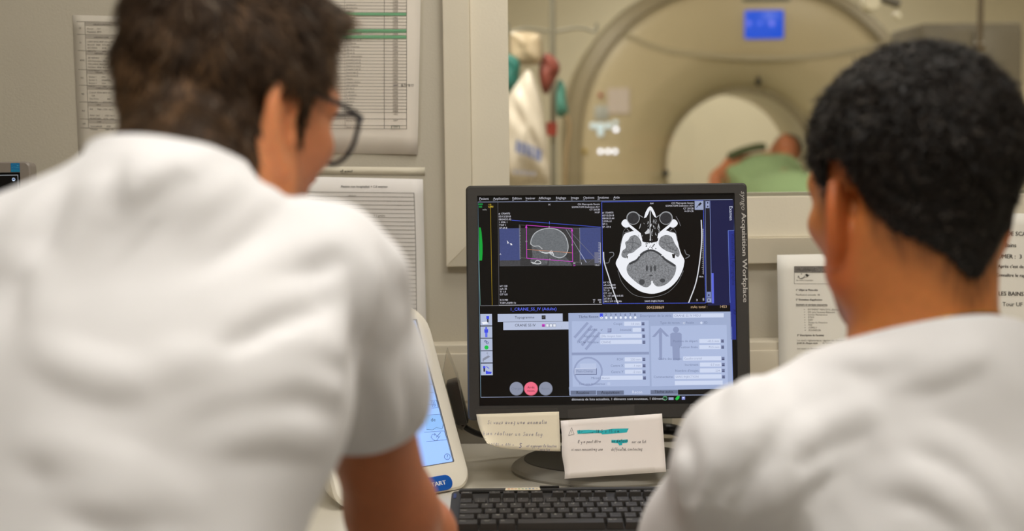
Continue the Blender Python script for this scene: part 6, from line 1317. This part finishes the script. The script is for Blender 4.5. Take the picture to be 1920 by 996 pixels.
def hairB_s(x, y, z):
    yb = np.interp(z, [-0.05, -0.02, 0.015, 0.035, 0.06, 0.085, 0.105, 0.13], [0.010, 0.020, 0.030, 0.044, 0.058, 0.082, 0.12, 0.2])
    zn = -0.058 - 0.032*np.exp(-(x/0.024)**2)
    zl = np.interp(y, [-0.08, -0.055, -0.035, -0.024, 0.008, 0.014, 0.06], [0.0, 0.015, 0.045, 0.092, 0.094, 0.056, 0.056]) + zn*smooth01(-0.02, -0.06, y) + (-0.062)*(1 - smooth01(-0.02, -0.06, y))
    return np.minimum(yb - y, z - zl)
def tintB(V, C):
    L = (V - HB) @ RB_; x, y, z = np.abs(L[:, 0]), L[:, 1], L[:, 2]; hd = (np.linalg.norm(L, axis=1) < 0.22) * smooth01(-0.2, -0.1, z)
    ear = hd * smooth01(0.068, 0.080, x) * (y < 0.02) * (y > -0.06); C[:, :3] += ear[:, None] * (np.array(lin((206, 98, 52))) - C[:, :3]) * 0.5
    s = hairB_s(L[:, 0], y, z); fade = hd * smooth01(-0.034, 0.004, s) * (0.7 + 0.3*np.sin(x*900)*np.sin(y*1100)); C[:, :3] += fade[:, None] * (np.array(lin((44, 30, 22))) - C[:, :3]) * 0.75
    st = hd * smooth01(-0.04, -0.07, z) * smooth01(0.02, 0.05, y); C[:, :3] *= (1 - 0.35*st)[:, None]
    br = hd * np.exp(-((z - 0.0375 + 0.12*np.clip(x - 0.045, 0, 1))/0.006)**2) * smooth01(0.012, 0.018, x) * smooth01(0.060, 0.054, x) * (y > 0.055); C[:, :3] += br[:, None] * (np.array(lin((28, 20, 16))) - C[:, :3]) * 0.9
    lip = hd * np.exp(-((z + 0.067)/0.007)**2) * smooth01(0.024, 0.018, x) * (y > 0.085); C[:, :3] += lip[:, None] * (np.array(lin((160, 84, 66))) - C[:, :3]) * 0.7
spB = fine(HB); spB[0] += [(-0.03, 0.90, 0.010), (hLB[0]-0.09, hLB[0]+0.09, 0.006), (hRB[0]-0.09, hRB[0]+0.09, 0.006)]; spB[1] += [(0.80, 1.85, 0.011), (1.52, 1.80, 0.006)]; spB[2] += [(-0.02, 1.42, 0.012), (DZ - 0.01, DZ + 0.08, 0.005)]
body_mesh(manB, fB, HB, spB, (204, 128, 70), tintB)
tB = Field(); torsoB(tB, 0.012, 0.06); tB.cap(nkB + np.array([0.0, -0.012, -0.027]), sLB + np.array([0, 0, 0.004]), 0.068, 0.056, 0.06); tB.cap(nkB + np.array([0.0, -0.012, -0.024]), sRB + np.array([0, 0, 0.004]), 0.068, 0.058, 0.06)
sleeve(tB, sLB, eLB, 1.0, 0.062, 0.060); sleeve(tB, sRB, eRB, 1.0, 0.062, 0.060)
dBl = (hLB - eLB) / np.linalg.norm(hLB - eLB); dBr = (hRB - eRB) / np.linalg.norm(hRB - eRB)
hemLB = eLB + dBl*0.03; hemRB = eRB + dBr*0.03
tB.cap(eLB, eLB + dBl*0.07, 0.060, 0.058, 0.04); tB.cap(eRB, eRB + dBr*0.07, 0.060, 0.058, 0.04)
add_creases(tB, [
    ([(1480, 800), (1415, 870), (1370, 975)], 0.007), ([(1570, 880), (1500, 930), (1455, 990)], 0.006), ([(1350, 890), (1332, 940), (1320, 990)], 0.005), ([(1640, 800), (1560, 830), (1500, 870)], 0.003),
    ([(1720, 850), (1790, 880), (1850, 940), (1885, 990)], 0.008), ([(1660, 930), (1740, 945), (1800, 990)], 0.005), ([(1388, 716), (1372, 730), (1350, 760)], 0.004), ([(1560, 690), (1640, 700), (1760, 690)], 0.002), ([(1850, 690), (1780, 720), (1700, 740)], 0.002), ([(1290, 830), (1310, 870), (1300, 930)], 0.003)])
nB = np.array([0.10, -0.30, 0.95]); nB /= np.linalg.norm(nB)
ncut = P(1700, 632, 1.15) ; nn_ = np.cross(P(1600, 646, 1.19) - P(1900, 586, 1.16), np.array([0.39, -0.92, 0.0]) * -1 + np.array([0, 0, -0.45])); nn_ = nn_ if nn_[2] > 0 else -nn_; nn_ /= np.linalg.norm(nn_)
ncut = (P(1600, 646, 1.19) + P(1900, 586, 1.16)) / 2
cutsB = [(ncut, nn_, nkB + np.array([0, 0, 0.03]), 0.15), (hemLB, dBl, hemLB, 0.10), (hemRB, dBr, hemRB, 0.10), (peB + np.array([0, 0, -0.06]), (0, 0, -1), peB + np.array([0, 0, -0.1]), 0.30)]
cloth_mesh('top', manB, tB, (-0.02, 0.78, 0.44), (0.90, 1.52, 1.22), 0.0055, cutsB, M_cloth, noise=lambda X, Y, Z: folds(X, Y, Z, (0.75, 0.3, 0.6), (0.6, 0.1, -0.75), 13))
trousers(manB, peB - np.array([0, 0, 0.01]), legsB, (0.0, 0.78, 0.0), (0.95, 1.75, 0.75)); clogs(manB, legsB, bF)
def thickB(x, y, z):
    s = hairB_s(x, y, z); m_ = smooth01(-0.002, 0.020, s); T = 0.0026 + 0.0065*smooth01(-0.05, 0.04, z) + 0.004*smooth01(0.05, 0.12, z)
    return -0.004 + (T + 0.004)*m_
def colB(L, u):
    dark = np.array(lin((14, 11, 9))); mid_ = np.array(lin((46, 36, 29))); c = dark + (mid_ - dark)*(u**2)[:, None]; pick = (((u*7919.0) % 1.0) < 0.05) & (u > 0.4)
    c = np.where(pick[:, None], np.array(lin((96, 88, 80))), c); return np.concatenate([c, np.ones((len(c), 1))], 1)
def flowB(l, r):
    d = l - np.array([0.0, -0.05, 0.12]); d = d / (np.linalg.norm(d, axis=1)[:, None] + 1e-6); return d*0.7 + r.normal(0, 0.6, d.shape)
fHB = Field(); head_ops(fHB, HB, RB_, nkB, neck_r=(0.057, 0.062), ears=False)
hair_mesh(manB, fHB, HB, RB_, thickB, M_hairB, colB, strands=24000, slen=0.014, swid=0.0008, flow=flowB, noise_amp=0.0042, noise_sc=230, lift=0.55, seed=8, curl=0.5)
nl = empty('necklace', nkB); tag(nl, 'thin gold chain round the neck of the seated man', 'necklace')
g0, g1 = P(1655, 612, 1.16), P(1715, 600, 1.14)
ring_pts = []
for i in range(60):
    a = 2*math.pi*i/60; ctr = nkB + np.array([0, 0, 0.006]); d_ = bR*math.cos(a) + bF*math.sin(a); lo_, hi_ = 0.03, 0.14; q0 = ctr + np.array([0, 0, -0.028*math.sin(a)])
    for _ in range(22):
        md = (lo_ + hi_)/2
        if fB.at(q0 + d_*md) < 0: lo_ = md
        else: hi_ = md
    ring_pts.append(q0 + d_*(hi_ + 0.001))
tube('chain', ring_pts, 0.0012, mat('gold', (232, 190, 110), 0.25, metal=1.0), nl, 6, True)

# stool that carries the seated man
sto = tag(empty('stool', (peB[0], peB[1], 0)), 'round dark swivel stool under the seated man', 'stool'); sz = peB[2] - 0.142
lathe('seat', [(0.0001, -0.075), (0.17, -0.07), (0.185, -0.05), (0.185, -0.015), (0.17, 0.0), (0.0001, 0.004)], mat('stool_vinyl', (46, 46, 50), 0.5), sto, 32, (peB[0], peB[1], sz))
tube('column', [(peB[0], peB[1], 0.06), (peB[0], peB[1], sz - 0.07)], 0.022, MATS['steel_grey'], sto)
for k in range(5):
    a = 2*math.pi*k/5; e_ = np.array([peB[0] + 0.26*math.cos(a), peB[1] + 0.26*math.sin(a), 0.055]); tube('leg', [(peB[0], peB[1], 0.085), e_], 0.015, M_black, sto)
    lathe('castor', [(0.0001, -0.012), (0.024, -0.012), (0.025, 0.0), (0.024, 0.012), (0.0001, 0.012)], M_black, sto, 14, (e_[0], e_[1], 0.026), 'Y')
# ================================================================== patient on the scanner table, far behind the glass
ptx = P(1425, 330, 7.0); TZ = ptx[2] - 0.135
tbl = tag(empty('scanner_table', (ptx[0], 6.4, 0)), 'narrow cream patient table sliding into the scanner bore', 'table')
box('table_top', (ptx[0] - 0.21, 5.5, TZ - 0.05), (ptx[0] + 0.21, 8.1, TZ), M_gan, tbl, 0.02); box('table_rail', (ptx[0] - 0.16, 5.6, TZ - 0.12), (ptx[0] + 0.16, 6.9, TZ - 0.05), M_gan2, tbl, 0.01); box('pedestal', (ptx[0] - 0.25, 5.45, 0.0), (ptx[0] + 0.25, 6.75, TZ - 0.12), M_gan, tbl, 0.03)
fp = Field(); hp = P(1474, 281, 7.22); tc_ = ptx + np.array([0, 0, -0.03])
pr = tag(empty('person', (ptx[0], 7.0, TZ)), 'patient lying under green cloth inside the scanner bore', 'person')
fp.ell(hp, (0.072, 0.092, 0.074), None, 0.02); fp.ell(hp + np.array([-0.01, -0.05, 0.03]), (0.045, 0.05, 0.045), None, 0.03); fp.ell(hp + np.array([-0.02, -0.06, 0.072]), (0.012, 0.016, 0.016), None, 0.02)
for s in (-1, 1): fp.ell(hp + np.array([s*0.072, 0.01, 0.0]), (0.01, 0.018, 0.03), None, 0.006); fp.ell(hp + np.array([-0.015 + s*0.026, -0.03, 0.078]), (0.012, 0.012, 0.010), None, 0.008, 's')
fp.cap(hp + np.array([0, -0.03, -0.03]), tc_ + np.array([0.06, -0.05, 0.06]), 0.05, 0.055, 0.03)
fp.ell(tc_ + np.array([0, -0.15, 0.0]), (0.17, 0.32, 0.09), None, 0.05); fp.cap(tc_ + np.array([0.02, -0.4, 0]), tc_ + np.array([0.02, -1.0, -0.03]), 0.085, 0.06, 0.05)
sh1 = P(1440, 296, 6.95); e1 = P(1372, 306, 6.86); h1 = P(1346, 326, 6.80); h2 = P(1338, 352, 6.76)
fp.chain([sh1, e1, h1], (0.035, 0.032, 0.026), 0.03); fp.ell(h1 * 0.5 + h2 * 0.5, (0.035, 0.045, 0.05), None, 0.02)
for i in range(4): b_ = h2 + np.array([-0.02 + i*0.016, -0.01, 0]); fp.chain([b_ + np.array([0, 0, 0.03]), b_ + np.array([0, -0.03, 0.0]), b_ + np.array([0, -0.03, -0.03])], 0.009, 0.006)
fp.chain([h1 + np.array([0.03, -0.01, 0]), h1 + np.array([0.045, -0.035, -0.03]), h1 + np.array([0.04, -0.045, -0.055])], 0.01, 0.008)
xs, ys, zs = np.arange(ptx[0] - 0.35, ptx[0] + 0.33, 0.011), np.arange(5.55, 7.42, 0.013), np.arange(TZ - 0.02, TZ + 0.40, 0.010)
V, Q = surface_nets(xs, ys, zs, fp.grid(xs, ys, zs)); V, Q = largest_piece(V, Q)
mesh_obj('body', V, Q, M_skin, pr, True, np.tile(np.array([*lin((184, 112, 74)), 1.0]), (len(V), 1)))
fh = Field(); fh.ell(hp + np.array([0.012, 0.018, 0.008]), (0.078, 0.092, 0.078), None, 0.01); fh.ell(hp + np.array([-0.02, -0.07, 0.03]), (0.075, 0.085, 0.085), None, 0.02, 's')
V, Q = surface_nets(xs, ys + 0.0, zs, fh.grid(xs, ys, zs)); mesh_obj('hair', V, Q, mat('patient_hair', (58, 62, 44), 0.6), pr, True)
fc = Field(); fc.ell(ptx + np.array([0.0, -0.10, -0.06]), (0.212, 0.42, 0.175), None, 0.05); fc.ell(ptx + np.array([0.0, -0.75, -0.08]), (0.20, 0.55, 0.13), None, 0.08); fc.ell(ptx + np.array([0.12, 0.02, 0.0]), (0.09, 0.22, 0.11), None, 0.06)
fc.cap(P(1490, 300, 6.9), P(1484, 372, 6.7), 0.02, 0.03, 0.05, 's'); fc.cap(P(1440, 366, 6.5), P(1490, 352, 6.55), 0.02, 0.02, 0.05, 's'); fc.cap(P(1400, 345, 6.5), P(1370, 320, 6.8), 0.02, 0.02, 0.06)
V, Q = surface_nets(xs, ys, zs, fc.grid(xs, ys, zs)); V = relax(V, Q, 2); V, Q = largest_piece(V, Q); tag(mesh_obj('green_sheet', V, Q, mat('green_cloth', (142, 168, 122), 0.8, 0.06, 8), None, True), 'pale green surgical cloth draped over the patient', 'sheet')
V, F = tube_data(catmull([P(1367, 294, 6.82), P(1390, 284, 6.84), P(1415, 277, 6.86), P(1432, 275, 6.9)], 5), 0.02, 8); tag(auto_smooth(mesh_obj('strap', V, F, mat('strap_olive', (70, 78, 44), 0.7)), 50), 'dark olive strap lying over the patient arm', 'strap')
